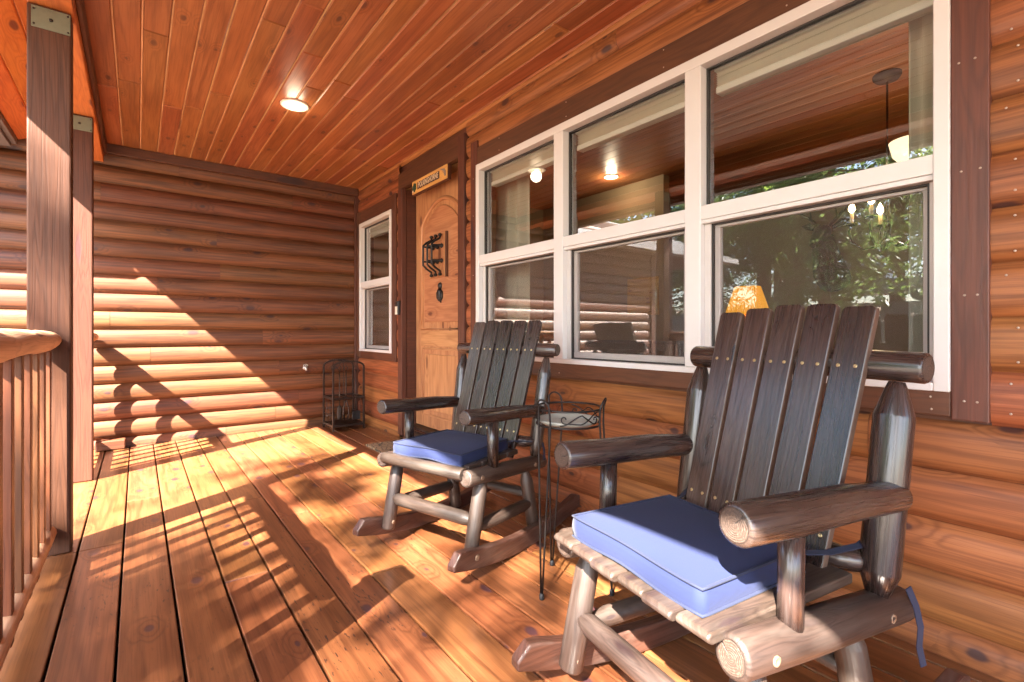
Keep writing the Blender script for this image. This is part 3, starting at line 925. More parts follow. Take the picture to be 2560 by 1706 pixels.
p = obj('pistol_emblem', m, 'grip', sg, fixn=True)
m = MB(); m.tube([(WX - 0.002, 3.148, 2.112), (WX - 0.002, 3.150, 2.102), (WX - 0.002, 3.140, 2.100)], 0.0015, 6)
obj('trigger_guard', m, 'grip', p)

# key box on the trim left of the door
kb = thing('lock_box', 'small black and ivory key box on the trim between small window and door', 'box', (WX - 0.004, 3.9, 1.07))
m = MB(); m.box((WX - 0.030, 3.872, 1.065), (WX - 0.0045, 3.925, 1.185), 2)
obj('body', m, 'black', kb, bevel=0.006)
m = MB(); m.box((WX - 0.034, 3.880, 1.068), (WX - 0.0305, 3.922, 1.138), 2)
obj('cover', m, 'paper', kb, bevel=0.003)

# recessed porch light
def can_light(x, y, z, label, e, size=0.062):
    t = thing('recessed_light', label, 'ceiling light', (x, y, z))
    m = MB(); m.lathe((x, y, z), [(size + 0.026, -0.001), (size + 0.024, -0.008), (size, -0.010), (size - 0.002, 0.002)], 32)
    obj('trim_ring', m, 'trimwhite', t)
    m = MB(); m.lathe((x, y, z), [(size, 0.0005), (0.0, -0.003)], 32)
    obj('diffuser', m, 'glow', t)
    l = bpy.data.lights.new('lamp', 'POINT'); l.energy = e; l.color = (1, 0.8, 0.55); l.shadow_soft_size = 0.05
    lo = bpy.data.objects.new('lamp', l); COL.objects.link(lo); lo.parent = t; lo.location = (0, 0, -0.06)
    return t
can_light(0.806, 3.34, CZ, 'round lit recessed light in the porch ceiling', 0.12)
#PART3
# ------------------------------------------------------------------ rocking chairs (local: x = forward, y = the sitter's left, z = up)
def V(L, n, s=1): u, f, z = L[n]; return Vector((f, u * s, z))
LA = dict(armB=(.246, -.262, .564), armF=(.232, .236, .600), bar=(.298, -.344, .835), flB=(.230, .200, .070), flT=(.235, .142, .330), postT=(.251, -.323, .801),
          railB=(.233, -.281, .327), railF=(.234, .234, .374), rlB=(.232, -.238, .045), rlT=(.224, -.194, .262), slB=(.186, -.163, .441), slT=(.208, -.353, .973), supB=(.239, .070, .385), supT=(.238, .068, .570))
LB = dict(armB=(.268, -.272, .573), armF=(.255, .214, .599), bar=(.304, -.323, .842), flB=(.234, .200, .056), flT=(.234, .143, .317), postT=(.258, -.314, .811),
          railB=(.253, -.301, .331), railF=(.248, .212, .374), rlB=(.234, -.238, .045), rlT=(.224, -.194, .262), slB=(.192, -.163, .441), slT=(.215, -.337, .978), supB=(.256, .061, .377), supT=(.255, .057, .560))

def chair(label, L, pose, seed, ra, rr_, rp, rl, slatfront):
    rnd = random.Random(seed)
    rv = lambda: rnd.random()
    t = thing('rocking_chair', label, 'rocking chair', (pose[0], pose[1], 0), pose[2], group='log rocking chairs on the porch')
    def add(name, m, mats, par=t, bevel=0.0, fixn=False):
        return obj(name, m, mats, par, bevel, local=True, fixn=fixn)
    for s in (1, -1):
        # arm
        a = V(L, 'armF', s); b = V(L, 'armB', s); d = (b - a).normalized()
        m = MB(); m.tube([a, a + (b - a) * .3, a + (b - a) * .65 + Vector((0, 0, .004)), b + d * 0.015], [ra, ra * 1.03, ra * .98, ra * .9], 24, rnd=rv(), soft=0.007, endmi=1, irr=0.03)
        add('armrest', m, ['chair', 'chairend'])
        # back post: leaning log with chiselled ends
        p0 = V(L, 'railB', s); p0 = p0 + (V(L, 'railF', s) - p0) * (.12 if slatfront else .08); p1 = V(L, 'postT', s); d = (p1 - p0).normalized()
        q0 = p0 + d * 0.026
        m = MB(); m.tube([q0, q0 + d * 0.05, q0 + d * 0.055, p1 - d * 0.075, p1 - d * 0.07, p1 - d * 0.012, p1], [rp * .52, rp * .97, rp, rp, rp * .97, rp * .52, rp * .40], 20, rnd=rv(), irr=0.02)
        add('back_post', m, ['chair'])
        # side rail under the seat
        a = V(L, 'railF', s); b = V(L, 'railB', s); d = (b - a).normalized()
        m = MB(); m.tube([a, a + d * .2, b + d * 0.03], [rr_, rr_ * 1.04, rr_], 24, rnd=rv(), soft=0.008, endmi=1, irr=0.025)
        for q in (0.13, 0.86):
            c = a + (b - a) * q + Vector((0, s * rr_ * 0.93, 0))
            m.lathe(c, [(0.010, 0.0), (0.009, 0.004), (0.006, 0.003), (0, 0.002)], 10, mi=2, axis=(0, s, 0))
        add('side_rail', m, ['chairw', 'chairend', 'plug'])
        # arm support
        a = V(L, 'supB', s) + Vector((0, 0, 0.0)); b = V(L, 'supT', s)
        m = MB(); m.tube([a, (a + b) / 2, b], [0.026, 0.026, 0.025], 16, rnd=rv(), irr=0.03, squash=(0.95, 0.85))
        add('arm_support', m, ['chair'])
        # front leg
        a = V(L, 'flB', s); b = V(L, 'flT', s); d = (b - a).normalized()
        m = MB(); m.tube([a, a + d * .006, a + d * .12, b - d * 0.02, b - d * .015, b + d * .035, b + d * .042], [rl * .85, rl, rl * 1.02, rl, rl * .96, rl * .5, rl * .4], 18, rnd=rv(), irr=0.025, endmi=1)
        m.lathe(a + d * 0.035 + Vector((0.0, -s * rl * 0.93, 0)), [(0.009, 0), (0.008, 0.003), (0, 0.002)], 10, mi=2, axis=(0, -s, 0))
        fl = add('front_leg', m, ['chairw', 'chairend', 'plug'])
        # rear leg
        a = V(L, 'rlB', s); b = V(L, 'rlT', s); d = (b - a).normalized()
        m = MB(); m.tube([a, a + d * .006, a + d * .1, b - d * 0.0, b + d * .005, b + d * .05, b + d * .058], [rl * .9, rl * 1.02, rl * 1.04, rl, rl * .95, rl * .5, rl * .4], 18, rnd=rv(), irr=0.025, endmi=1)
        add('rear_leg', m, ['chairw', 'chairend', 'plug'])
        # rocker: curved plank, bull-nosed front
        def w(v): return 0.0375 + ((v + .17) ** 2) * (.31 if v > -.17 else .21)
        n = 26; top = []; bot = []
        for i in range(n + 1):
            v = .345 - (.345 + .60) * i / n
            hh = .0365
            zt = w(v) + hh; zb = w(v) - hh
            if v > .285:
                k_ = (v - .285) / .06
                zt = w(v) + hh - 0.052 * k_ ** 2.4
            if v < -.57: zt -= 0.018 * ((-.57 - v) / .03)
            top.append((v, zt)); bot.append((v, zb))
        ru = L['flB'][0] + rl * 0.55 + 0.018
        m = MB(); m.extrude(top + bot[::-1], (0, s * ru - 0.018, 0), (1, 0, 0), (0, 0, 1), (0, 1, 0), 0.036, rnd=rv())
        # u along the plank instead of through it
        for fi, uvs in enumerate(m.uv):
            o_ = m.r[fi]
            m.uv[fi] = [(m.v[i].x + o_ * 31, m.v[i].z + m.v[i].y + o_ * 13) for i in m.f[fi]]
        c = Vector((L['flB'][1] + .02, s * (ru + 0.018), w(.22) + 0.006))
        rk = add('rocker', m, ['rocker'], bevel=0.005, fixn=True)
        m = MB(); m.lathe(c, [(0.011, 0), (0.010, 0.003), (0.007, 0.002), (0, 0.0015)], 12, axis=(0, s, 0))
        add('screw_plug', m, ['plug'], rk)
        # side stretcher
        f = V(L, 'flB', s); ft = V(L, 'flT', s); r0 = V(L, 'rlB', s); r1 = V(L, 'rlT', s)
        a = f + (ft - f) * .40; b = r0 + (r1 - r0) * .52
        d = (b - a).normalized()
        m = MB(); m.tube([a + d * .012, a + d * .03, a + d * .085, a + d * .09, b - d * .05, b - d * .02, b - d * .012], [.014, .020, .024, .026, .026, .021, .016], 14, rnd=rv(), irr=0.04)
        add('side_stretcher', m, ['chairw'])
    # front and rear stretchers
    fl = V(L, 'flB', 1); ft = V(L, 'flT', 1)
    a = fl + (ft - fl) * .50; b = Vector((a.x, -a.y, a.z)); a = a + Vector((0.004, 0, 0)); b = b + Vector((0.004, 0, 0))
    d = (b - a).normalized()
    m = MB(); m.tube([a + d * .012, a + d * .022, a + d * .04, a + d * .05, b - d * .05, b - d * .04, b - d * .022, b - d * .012], [.015, .018, .024, .0265, .027, .024, .018, .015], 18, rnd=rv(), irr=0.03)
    add('front_stretcher', m, ['chairw'])
    r0 = V(L, 'rlB', 1); r1 = V(L, 'rlT', 1)
    a = r0 + (r1 - r0) * .72; b = Vector((a.x, -a.y, a.z)); d = (b - a).normalized()
    m = MB(); m.tube([a + d * .01, a + d * .03, b - d * .03, b - d * .01], [.018, .025, .025, .018], 14, rnd=rv(), irr=0.03, squash=(.8, 1))
    add('rear_stretcher', m, ['chairw'])
    # crossbar behind the slats, flats cut where the slats sit
    u, v, z = L['bar']
    kx = (L['slT'][1] - L['slB'][1]) / (L['slT'][2] - L['slB'][2])
    v = L['slB'][1] + kx * (z - L['slB'][2]) - 0.016 - rp * .86
    m = MB(); m.tube([(v, u, z), (v, u * .5, z + .003), (v, -u * .5, z - .002), (v, -u, z)], [rp * .92, rp * .96, rp * .95, rp * .9], 24, rnd=rv(), soft=0.006, endmi=1, irr=0.02)
    add('crossbar', m, ['chair', 'chairend'])
    # lower back rail
    m = MB(); zc = L['slB'][2] - .015; vc = L['slB'][1] - .042
    m.tube([(vc - .05, .245, zc), (vc - .01, .20, zc), (vc - .01, -.20, zc), (vc - .05, -.245, zc)], [.020, .026, .026, .020], 16, rnd=rv(), irr=0.03)
    add('lower_back_rail', m, ['chair'])
    # back slats
    ns = 5
    wt, wb = L['slT'][0], L['slB'][0]
    vt, zt = L['slT'][1], L['slT'][2]; vb, zb = L['slB'][1], L['slB'][2] - 0.075
    # extend the slat line below the seat level
    kx = (L['slT'][1] - L['slB'][1]) / (L['slT'][2] - L['slB'][2])
    vb = L['slB'][1] - kx * 0.075
    for i in range(ns):
        cT = wt - (2 * i + 1) * wt / ns; cB = wb - (2 * i + 1) * wb / ns
        wT = 2 * wt / ns - 0.0125; wB = 2 * wb / ns - 0.006
        dz = (0.004, 0.012, 0.014, 0.008, 0.0)[i] * (1 if slatfront else .4) + rnd.uniform(-.002, .002)
        dirv = Vector((vt - vb, 0, zt - zb)).normalized(); nrm = Vector((dirv.z, 0, -dirv.x))
        T = Vector((vt, 0, zt)) + dirv * dz; Bq = Vector((vb, 0, zb))
        prof = []
        cr = 0.012
        outline = [(cB - wB / 2, 0.0), (cB + wB / 2, 0.0)]
        Ln = (T - Bq).length
        e1 = cT + wT / 2; e0 = cT - wT / 2
        outline += [(e1, Ln - cr)] + [(e1 - cr + cr * math.cos(a_), Ln - cr + cr * math.sin(a_)) for a_ in (0.5, 1.05, 1.57)]
        outline += [(e0 + cr - cr * math.cos(a_), Ln - cr + cr * math.sin(a_)) for a_ in (1.57, 1.05, 0.5)] + [(e0, Ln - cr)]
        m = MB(); r_ = rv(); k = len(m.v); n = len(outline)
        for off in (0, -0.020):
            for y, l in outline:
                m.v.append(Bq + dirv * l + Vector((0, y, 0)) + nrm * off)
        uvf = lambda q, o=0: (outline[q % n][1] + r_ * 31, outline[q % n][0] + r_ * 13 + o)
        m.face(list(range(n)), [uvf(q) for q in range(n)], r_)
        m.face([n + q for q in range(n)][::-1], [uvf(q, .4) for q in range(n)][::-1], r_)
        for q in range(n):
            q2 = (q + 1) % n
            m.face((q, n + q, n + q2, q2), [uvf(q), uvf(q, .02), uvf(q2, .02), uvf(q2)], r_, 1 if slatfront and abs(outline[q][0] - outline[q2][0]) < .05 else 0)
        sl_ = add('back_slat', m, ['chair', 'slatedge'], bevel=0.003, fixn=True)
        for hgt in ((L['bar'][2] - zb) / dirv.z, 0.030, 0.115):
            for sx in (-1, 1):
                m = MB(); f_ = hgt / Ln; cy = cB + (cT - cB) * f_ + sx * (wB * .26)
                m.lathe(Bq + dirv * hgt + Vector((0, cy, 0)) + nrm * 0.0003, [(0.0048, 0), (0.0040, 0.0012), (0.0022, 0.0006), (0, 0.0003)], 10, axis=nrm)
                add('screw', m, ['brass'], sl_)
    # seat
    zs = L['railF'][2] + rr_ * 0.80
    hw_ = L['railF'][0]
    if slatfront:
        # slats from front to back with worn bull-nosed front ends, outer ones notched round the posts
        n = 6; span = 2 * (hw_ - 0.012) / n
        for i in range(n):
            y0 = -(hw_ - 0.012) + i * span + 0.0025; y1 = y0 + span - 0.005
            fr = .256 + rnd.uniform(-.006, .006)
            prof = [(fr - .012, -.010), (fr - .002, -.004), (fr, .004), (fr - .008, .011), (-.19, .011), (-.19, -.011)]
            m = MB(); m.extrude(prof, (0, y0, zs), (1, 0, 0), (0, 0, 1), (0, 1, 0), y1 - y0, rnd=rv())
            for fi in range(len(m.uv)):
                o_ = m.r[fi]; m.uv[fi] = [(m.v[q].x + o_ * 31, m.v[q].y + m.v[q].z + o_ * 13) for q in m.f[fi]]
            add('seat_slat', m, ['chairw'], bevel=0.004, fixn=True)
    else:
        for i, v in enumerate((.225, .15, .065, -.02, -.105)):
            m = MB()
            if i == 0:
                m.tube([(v, hw_ - .012, zs - .012), (v + .003, 0, zs - .012), (v, -hw_ + .012, zs - .012)], [.028, .029, .028], 16, rnd=rv(), irr=0.03, squash=(.8, 1))
            else:
                m.box((v - .04, -hw_ + .02, zs - .012), (v + .038, hw_ - .02, zs + .009), 1, rnd=rv())
            add('seat_slat', m, ['chairw'], bevel=0.004)
    return t

def cushion(label, pose, cx, hw, hd, z0, th, seed, skew=0.0):
    rnd = random.Random(seed)
    t = thing('seat_cushion', label, 'cushion', (pose[0], pose[1], z0), pose[2], group='blue seat cushions')
    # box cushion: grid top and bottom, boxed sides
    n = 18
    k0 = lambda a: (a * a)
    m = MB()
    def P(i, j, top):
        a = -1 + 2 * i / n; b = -1 + 2 * j / n
        rc = 0.07
        x = cx + a * hd; y = b * hw * (1 - 0.05 * (1 - (i / n)))
        puff = (1 - a ** 6) * (1 - b ** 6)
        z = (th + 0.005 * puff + 0.0022 * math.sin(a * 3 + 1 + seed) * math.sin(b * 2.6) * puff) if top else (0.0 - 0.0 * puff)
        # the front edge sags a little in waves
        if not top: z += 0.002 * math.sin(b * 5 + seed) * (a > .9)
        return Vector((x, y, z + 0.0022 * math.sin(b * 3.7 + seed) * (a * .5 + .5)))
    for top in (0, 1):
        base = len(m.v)
        for i in range(n + 1):
            for j in range(n + 1):
                m.v.append(P(i, j, top))
        for i in range(n):
            for j in range(n):
                q = [base + i * (n + 1) + j, base + (i + 1) * (n + 1) + j, base + (i + 1) * (n + 1) + j + 1, base + i * (n + 1) + j + 1]
                if not top: q = q[::-1]
                m.face(q, [(0, 0)] * 4, .5, 0, True)
    ring = [(i, 0) for i in range(n)] + [(n, j) for j in range(n)] + [(n - i, n) for i in range(n)] + [(0, n - j) for j in range(n)]
    base = len(m.v); ns = 5; R_ = len(ring)
    cxv = Vector((cx, 0, 0))
    for s in range(ns + 1):
        for (i, j) in ring:
            p = P(i, j, 1) * (s / ns) + P(i, j, 0) * (1 - s / ns)
            bul = 0.003 * math.sin(PI * s / ns)
            d = Vector((p.x - cx, p.y, 0)); d = Vector((d.x / hd, d.y / hw, 0))
            dd = Vector((0, 0, 0))
            if abs(d.x) > .97: dd.x = math.copysign(bul, d.x)
            if abs(d.y) > .92: dd.y = math.copysign(bul, d.y)
            m.v.append(p + dd)
    for s in range(ns):
        for q in range(R_):
            q2 = (q + 1) % R_
            m.face((base + s * R_ + q, base + s * R_ + q2, base + (s + 1) * R_ + q2, base + (s + 1) * R_ + q), [(0, 0)] * 4, .5, 0, True)
    obj('cover', m, 'cushion', t, local=True, fixn=True)
    for top in (1, 0):
        m = MB()
        pts = [P(i, j, top) + Vector((0.0015 * (1 if i == n else -1 if i == 0 else 0), 0.0015 * (1 if j == n else -1 if j == 0 else 0), 0.001 if top else 0.002)) for (i, j) in ring]
        m.tube(pts, 0.0032, 6, closed=True)
        obj('piping', m, 'piping', t, local=True)
    return t

def ribbon(t, pts, wd, nrm, name='tie'):
    m = MB()
    pts = [Vector(p) for p in pts]; nr = Vector(nrm).normalized()
    k = len(m.v)
    for i, p in enumerate(pts):
        d = (pts[min(i + 1, len(pts) - 1)] - pts[max(i - 1, 0)]).normalized()
        sd = d.cross(nr).normalized()
        for s in (-1, 1):
            for o_ in (-.001, .001):
                m.v.append(p + sd * s * wd / 2 + nr * o_)
    for i in range(len(pts) - 1):
        a = k + i * 4; b = a + 4
        for q in ((0, 2, 3, 1),):
            pass
        m.face((a, a + 2, b + 2, b), [(0, 0)] * 4, .5); m.face((a + 1, b + 1, b + 3, a + 3), [(0, 0)] * 4, .5)
        m.face((a, b, b + 1, a + 1), [(0, 0)] * 4, .5); m.face((a + 2, a + 3, b + 3, b + 2), [(0, 0)] * 4, .5)
    obj(name, m, 'piping', t, local=True, fixn=True)

PA = (1.113, 1.817, R(197.2)); PB = (1.036, 0.626, R(170.5))
ca = chair('smaller dark log rocking chair with thin arms, standing before the front door', LA, PA, 21, .0305, .031, .031, .0285, False)
cb = chair('large worn log rocking chair with open seat slats and sunlit arm ends', LB, PB, 22, .0365, .037, .0365, .031, True)
cu = cushion('navy boxed cushion on the smaller dark chair before the door', PA, .045, .186, .160, .4065, .044, 1)
ribbon(cu, [(-.115, .17, .035), (-.17, .20, .03), (-.23, .235, .022), (-.26, .262, .015), (-.285, .25, .01)], .014, (0, .2, 1))
ribbon(cu, [(-.26, .268, .015), (-.268, .272, -.02), (-.272, .270, -.065)], .014, (0, 1, 0))
ribbon(cu, [(-.115, -.17, .035), (-.17, -.20, .03), (-.23, -.235, .022)], .014, (0, -.2, 1))
cu = cushion('navy boxed cushion with bleached sunlit front on the large worn chair', PB, .060, .194, .158, .4160, .050, 2)
ribbon(cu, [(-.09, .175, .040), (-.16, .20, .035), (-.23, .225, .045), (-.27, .235, .065)], .016, (0, .2, 1))
ribbon(cu, [(-.298, .285, -.035), (-.315, .292, -.075), (-.325, .296, -.12), (-.329, .292, -.165), (-.335, .297, -.205)], .015, (.3, 1, 0))
ribbon(cu, [(-.09, -.175, .040), (-.16, -.20, .035), (-.23, -.225, .045)], .016, (0, -.2, 1))

# ------------------------------------------------------------------ plant stand
ps = thing('plant_stand', 'empty black wire plant stand with scrolled ring between the two rocking chairs', 'plant stand', (1.233, 1.262, 0))
c = Vector((1.233, 1.262, 0))
def ring(z, r, rad, par, name):
    m = MB(); m.tube([c + Vector((r * math.cos(a), r * math.sin(a), z)) for a in [2 * PI * i / 40 for i in range(40)]], rad, 8, closed=True)
    return obj(name, m, 'iron', par)
ring(.648, .119, .0036, ps, 'top_ring'); ring(.590, .114, .0036, ps, 'lower_ring')
feet = [(1.098, 1.253), (1.290, 1.411), (1.310, 1.123)]
for fx, fy in feet:
    d = Vector((fx - c.x, fy - c.y, 0)); dn = d.normalized(); sd = Vector((-dn.y, dn.x, 0))
    q = []
    ft = Vector((fx, fy, .012))
    w_ = .026
    for s in (1,):
        q += [ft + sd * .003]
        q += [ft + sd * .003 + (c + dn * .122 + sd * w_ + Vector((0, 0, .60)) - ft) * k for k in (.25, .5, .75, 1)]
        q += [c + dn * .124 + sd * w_ + Vector((0, 0, .655))]
        for k in range(1, 8):
            a = PI * k / 8
            q.append(c + dn * (.126 + .010 * math.sin(a)) + sd * (w_ * math.cos(a)) + Vector((0, 0, .660 + .026 * math.sin(a))))
        q += [c + dn * .124 - sd * w_ + Vector((0, 0, .655))]
        q += [ft - sd * .003 + (c + dn * .122 - sd * w_ + Vector((0, 0, .60)) - ft) * k for k in (1, .75, .5, .25)]
        q += [ft - sd * .003]
    m = MB(); m.tube(q, .0034, 8)
    lg = obj('leg', m, 'iron', ps)
    m = MB(); m.lathe(ft - Vector((0, 0, .0115)), [(.0075, 0), (.0085, .004), (.0085, .016), (.006, .021), (0, .022)], 12)
    obj('foot_cap', m, 'rubber', lg)
for k in range(3):
    a0 = math.atan2(feet[k][1] - c.y, feet[k][0] - c.x) + .35
    for sgn, zc in ((1, .622), (-1, .617)):
        q = []
        for i in range(26):
            t_ = i / 25
            an = a0 + .15 + 1.25 * t_ if sgn > 0 else a0 + 1.40 - 1.25 * t_
            # straight run with a curl at its start
            if t_ < .45:
                th = t_ / .45 * 5.2
                rr_ = .004 + .012 * t_ / .45
                an = (a0 + .28 if sgn > 0 else a0 + 1.27) + sgn * rr_ * math.cos(th) / .117
                z = zc + rr_ * math.sin(th)
            else:
                z = zc + .018 * math.sin((t_ - .45) / .55 * PI - PI / 2) * sgn
            q.append(c + Vector((.117 * math.cos(an), .117 * math.sin(an), z)))
        m = MB(); m.tube(q, .0024, 6)
        obj('scroll', m, 'iron', ps)
m = MB(); m.lathe(c + Vector((0, 0, .586)), [(0, 0), (.085, 0), (.106, .012), (.110, .022), (.107, .022), (.102, .011), (.083, .004), (0, .004)], 40)
tag(obj('saucer', m, 'frost', at=(c.x, c.y, .586)), 'frosted round plant saucer sitting inside the wire plant stand', 'saucer')

# ------------------------------------------------------------------ fireplace tool rack
rk = thing('tool_rack', 'black iron fireplace tool rack with twin arched frames in the porch corner', 'tool rack', (1.56, 4.655, 0))
x0, x1, y0, y1 = 1.420, 1.705, 4.515, 4.800
ZT, ZA = .590, .645
for y in (y0, y1):
    q = [(x0, y, .002), (x0, y, ZT)]
    for i in range(1, 12):
        a = PI * i / 12
        q.append(((x0 + x1) / 2 - (x1 - x0) / 2 * math.cos(a) * (1.0), y, ZT + (ZA - ZT) * math.sin(a) ** .9))
    q += [(x1, y, ZT), (x1, y, .002)]
    m = MB()
    for a, b in zip(q[:-1], q[1:]): m.bar(a, b, .016, .016, up=(0, 1, 0))
    obj('arched_frame', m, 'ironbrown', rk, bevel=0.0015)
for z, nm in ((.048, 'base_shelf'), (.300, 'middle_rail')):
    m = MB()
    for x in (x0, x1): m.bar((x, y0, z), (x, y1, z), .012, .018)
    for y in (y0, y1): m.bar((x0, y, z), (x1, y, z), .012, .018)
    if nm == 'base_shelf':
        m.box((x0, y0, z + .004), (x1, y1, z + .008), 0)
    else:
        m.bar(((x0 + x1) / 2, y0, z), ((x0 + x1) / 2, y1, z), .008, .008)
    obj(nm, m, 'ironbrown', rk)
wires = []
for x in (x0, x1):
    for y in (y0 + .095, y0 + .19):
        wires.append([(x, y, .05), (x, y, .31)])
    wires.append([(x, y0, .145), (x, y1, .145)])
for x in (x0 + .095, x0 + .19):
    wires.append([(x, y1, .05), (x, y1, ZA - .012)])
for z in (.11, .18): wires.append([(x0, y1, z), (x1, y1, z)])
each('side_wire', 'ironbrown', rk, len(wires), lambda m_, i: m_.tube(wires[i], .003, 6))
m = MB()
hx = (x0 + x1) / 2
m.tube([(hx, y0, ZA - .008), (hx, y1, ZA - .008)], .005, 8)
obj('hanging_rod', m, 'ironbrown', rk)
def loop(m, x, y, z):
    m.tube([(x + .017 * math.sin(a), y, z - .022 + .022 * math.cos(a)) for a in [2 * PI * i / 16 for i in range(16)]], .0035, 6, closed=True)
    m.tube([(x, y, z), (x, y, z + .02)], .0035, 6)
spots = {'poker': (hx - .065, y1 - .03), 'tongs': (hx + .005, y0 + .09), 'ash_shovel': (hx + .085, y0 + .05), 'hearth_brush': (hx - .03, y0 + .17)}
for nm, (x, y) in spots.items():
    m = MB(); zt = .595
    loop(m, x, y, zt)
    lab = {'poker': 'thin iron poker hanging at the back of the tool rack', 'tongs': 'iron tongs with two curved grips hanging in the tool rack',
           'ash_shovel': 'small iron ash shovel hanging in the tool rack on the house wall side', 'hearth_brush': 'dark hearth brush hanging in the middle of the tool rack'}[nm]
    t = thing(nm, lab, nm.replace('_', ' '), (x, y, .05))
    if nm == 'poker':
        m.tube([(x, y, zt - .044), (x, y, .16), (x - .012, y, .13)], .0045, 8)
        obj('shaft', m, 'iron', t)
    elif nm == 'tongs':
        m.tube([(x, y, zt - .044), (x, y, .27)], .006, 8)
        obj('shaft', m, 'ironbrown', t)
        for s in (-1, 1):
            mm = MB(); mm.tube([(x + s * .003, y, .28), (x + s * .012, y, .24), (x + s * .026, y, .18), (x + s * .026, y, .14), (x + s * .010, y, .085)], .0058, 8)
            obj('grip', mm, 'ironbrown', t)
    elif nm == 'ash_shovel':
        m.tube([(x, y, zt - .044), (x, y, .16)], .005, 8)
        obj('shaft', m, 'ironbrown', t)
        mm = MB(); mm.box((x - .035, y - .004, .085), (x + .035, y + .002, .165), 2)
        mm.box((x - .037, y - .018, .085), (x - .034, y + .002, .165), 2); mm.box((x + .034, y - .018, .085), (x + .037, y + .002, .165), 2)
        mm.box((x - .037, y - .018, .160), (x + .037, y + .002, .166), 0)
        obj('pan', mm, 'black', t, bevel=0.002)
    else:
        m.tube([(x, y, zt - .044), (x, y, .21)], .005, 8)
        obj('shaft', m, 'ironbrown', t)
        mm = MB(); mm.lathe((x, y, .085), [(.020, 0), (.026, .03), (.022, .10), (.010, .125), (0, .126)], 14)
        obj('bristles', mm, 'deer', t)

# door mat, wall tap
m = MB(); m.box((1.452, 2.98, .001), (1.80, 3.805, .014), 1)
tag(obj('door_mat', m, 'rug', bevel=0.004), 'patterned brown coir mat on the deck before the front door', 'door mat')
tp = thing('wall_tap', 'small galvanised hose tap sticking out of the end wall above the tool rack', 'tap', (1.285, 4.95, .57))
m = MB()
m.lathe((1.285, 4.968, .572), [(.022, 0), (.022, .008), (.012, .010), (.011, .05), (.014, .052), (.014, .062), (0, .063)], 14, axis=(0, -1, 0))
m.tube([(1.285, 4.925, .572), (1.285, 4.905, .566), (1.285, 4.898, .548)], [.011, .011, .010], 10)
obj('spout', m, 'tin', tp)
m = MB(); m.tube([(1.285 + .019 * math.cos(a), 4.918 + 0.0 * a, .596 + .019 * math.sin(a) * .55) for a in [2 * PI * i / 14 for i in range(14)]], .004, 6, closed=True)
m.tube([(1.285, 4.925, .578), (1.285, 4.918, .598)], .004, 6)
obj('handle', m, 'tin', tp)
#PART4
# ------------------------------------------------------------------ the room behind the window
m = MB()
m.box((6.4, -3.0, -0.1), (6.5, 4.98, 2.9), 1); m.box((1.952, 4.88, -0.1), (6.4, 4.98, 2.9), 0); m.box((1.952, -3.0, -0.1), (6.4, -2.9, 2.9), 0)
m.box((1.951, -2.9, 0.05), (1.958, 0.26, 2.6), 1); m.box((1.951, 2.78, 0.05), (1.958, 2.93, 2.6), 1)
m.box((4.3, 3.0, 0.0), (4.4, 4.87, 2.6), 1)
tag(obj('interior_wall', m, 'tan'), kind='structure')
m = MB(); m.box((1.952, -2.9, -0.05), (6.4, 4.88, 0.0), 1)
tag(obj('interior_floor', m, 'carpet'), kind='structure')
m = MB(); x = 1.955
while x < 6.4:
    m.box((x, -2.9, 2.55), (x + .128, 4.88, 2.565), 1); x += .13
tag(obj('interior_ceiling', m, 'ceiling', bevel=.004, seg=1), kind='structure')

for (ya, yb), lab in zip([(1.93, 2.67), (1.14, 1.87), (0.345, 1.075)], ['left column', 'middle column', 'right column']):
    t = thing('window_shade', 'raised cellular shade gathered at the top of the %s of the large window' % lab, 'window shade', (1.90, (ya + yb) / 2, 1.9), group='raised shades in the large window')
    m = MB(); m.box((1.868, ya + .012, 1.985), (1.935, yb - .012, 2.045), 1)
    obj('head_rail', m, 'shade', t, bevel=.004)
    m = MB()
    nz = 7
    for i in range(nz):
        z = 1.925 + .060 * i / nz
        pr = [(0, 0), (.022, .0043), (0, .0086), (-.022, .0043)]
        m.extrude(pr, (1.902, ya + .016, z), (1, 0, 0), (0, 0, 1), (0, 1, 0), yb - ya - .032)
    obj('pleats', m, 'shade', t, fixn=True)
    m = MB(); m.box((1.878, ya + .014, 1.897), (1.926, yb - .014, 1.924), 1)
    obj('bottom_rail', m, 'shade', t, bevel=.004)
t = thing('window_shade', 'small raised shade at the top of the narrow window beside the door', 'window shade', (1.90, 4.45, 1.9))
m = MB(); m.box((1.868, 4.11, 1.93), (1.935, 4.80, 2.0), 1)
obj('head_rail', m, 'shade', t, bevel=.004)
m = MB(); m.box((1.878, 4.115, 1.88), (1.926, 4.795, 1.928), 1)
obj('bottom_rail', m, 'shade', t, bevel=.004)

def curtain(label, xa, ya, yb, z0, z1, seed, flare=0.0):
    rr = random.Random(seed)
    m = MB(); n = 60; nz = 14
    ph = rr.random() * 6
    for k in range(nz + 1):
        t_ = k / nz
        for i in range(n + 1):
            u = i / n
            y = ya - flare * t_ * 0 + (yb - ya) * u + flare * (1 - u) * -t_
            x = xa + .030 * math.sin(u * 5.2 * PI + ph + .3 * math.sin(t_ * 4)) * (.6 + .4 * t_)
            m.v.append(Vector((x, y, z1 + (z0 - z1) * t_)))
    for k in range(nz):
        for i in range(n):
            a = k * (n + 1) + i
            m.face((a, a + 1, a + n + 2, a + n + 1), [(0, 0)] * 4, .5, 0, True)
    o = obj('curtain', m, 'drape')
    s = o.modifiers.new('thick', 'SOLIDIFY'); s.thickness = .003
    return tag(o, label, 'curtain')
curtain('sage curtain gathered behind the left column of the large window', 2.03, 2.46, 2.78, .05, 2.3, 1)
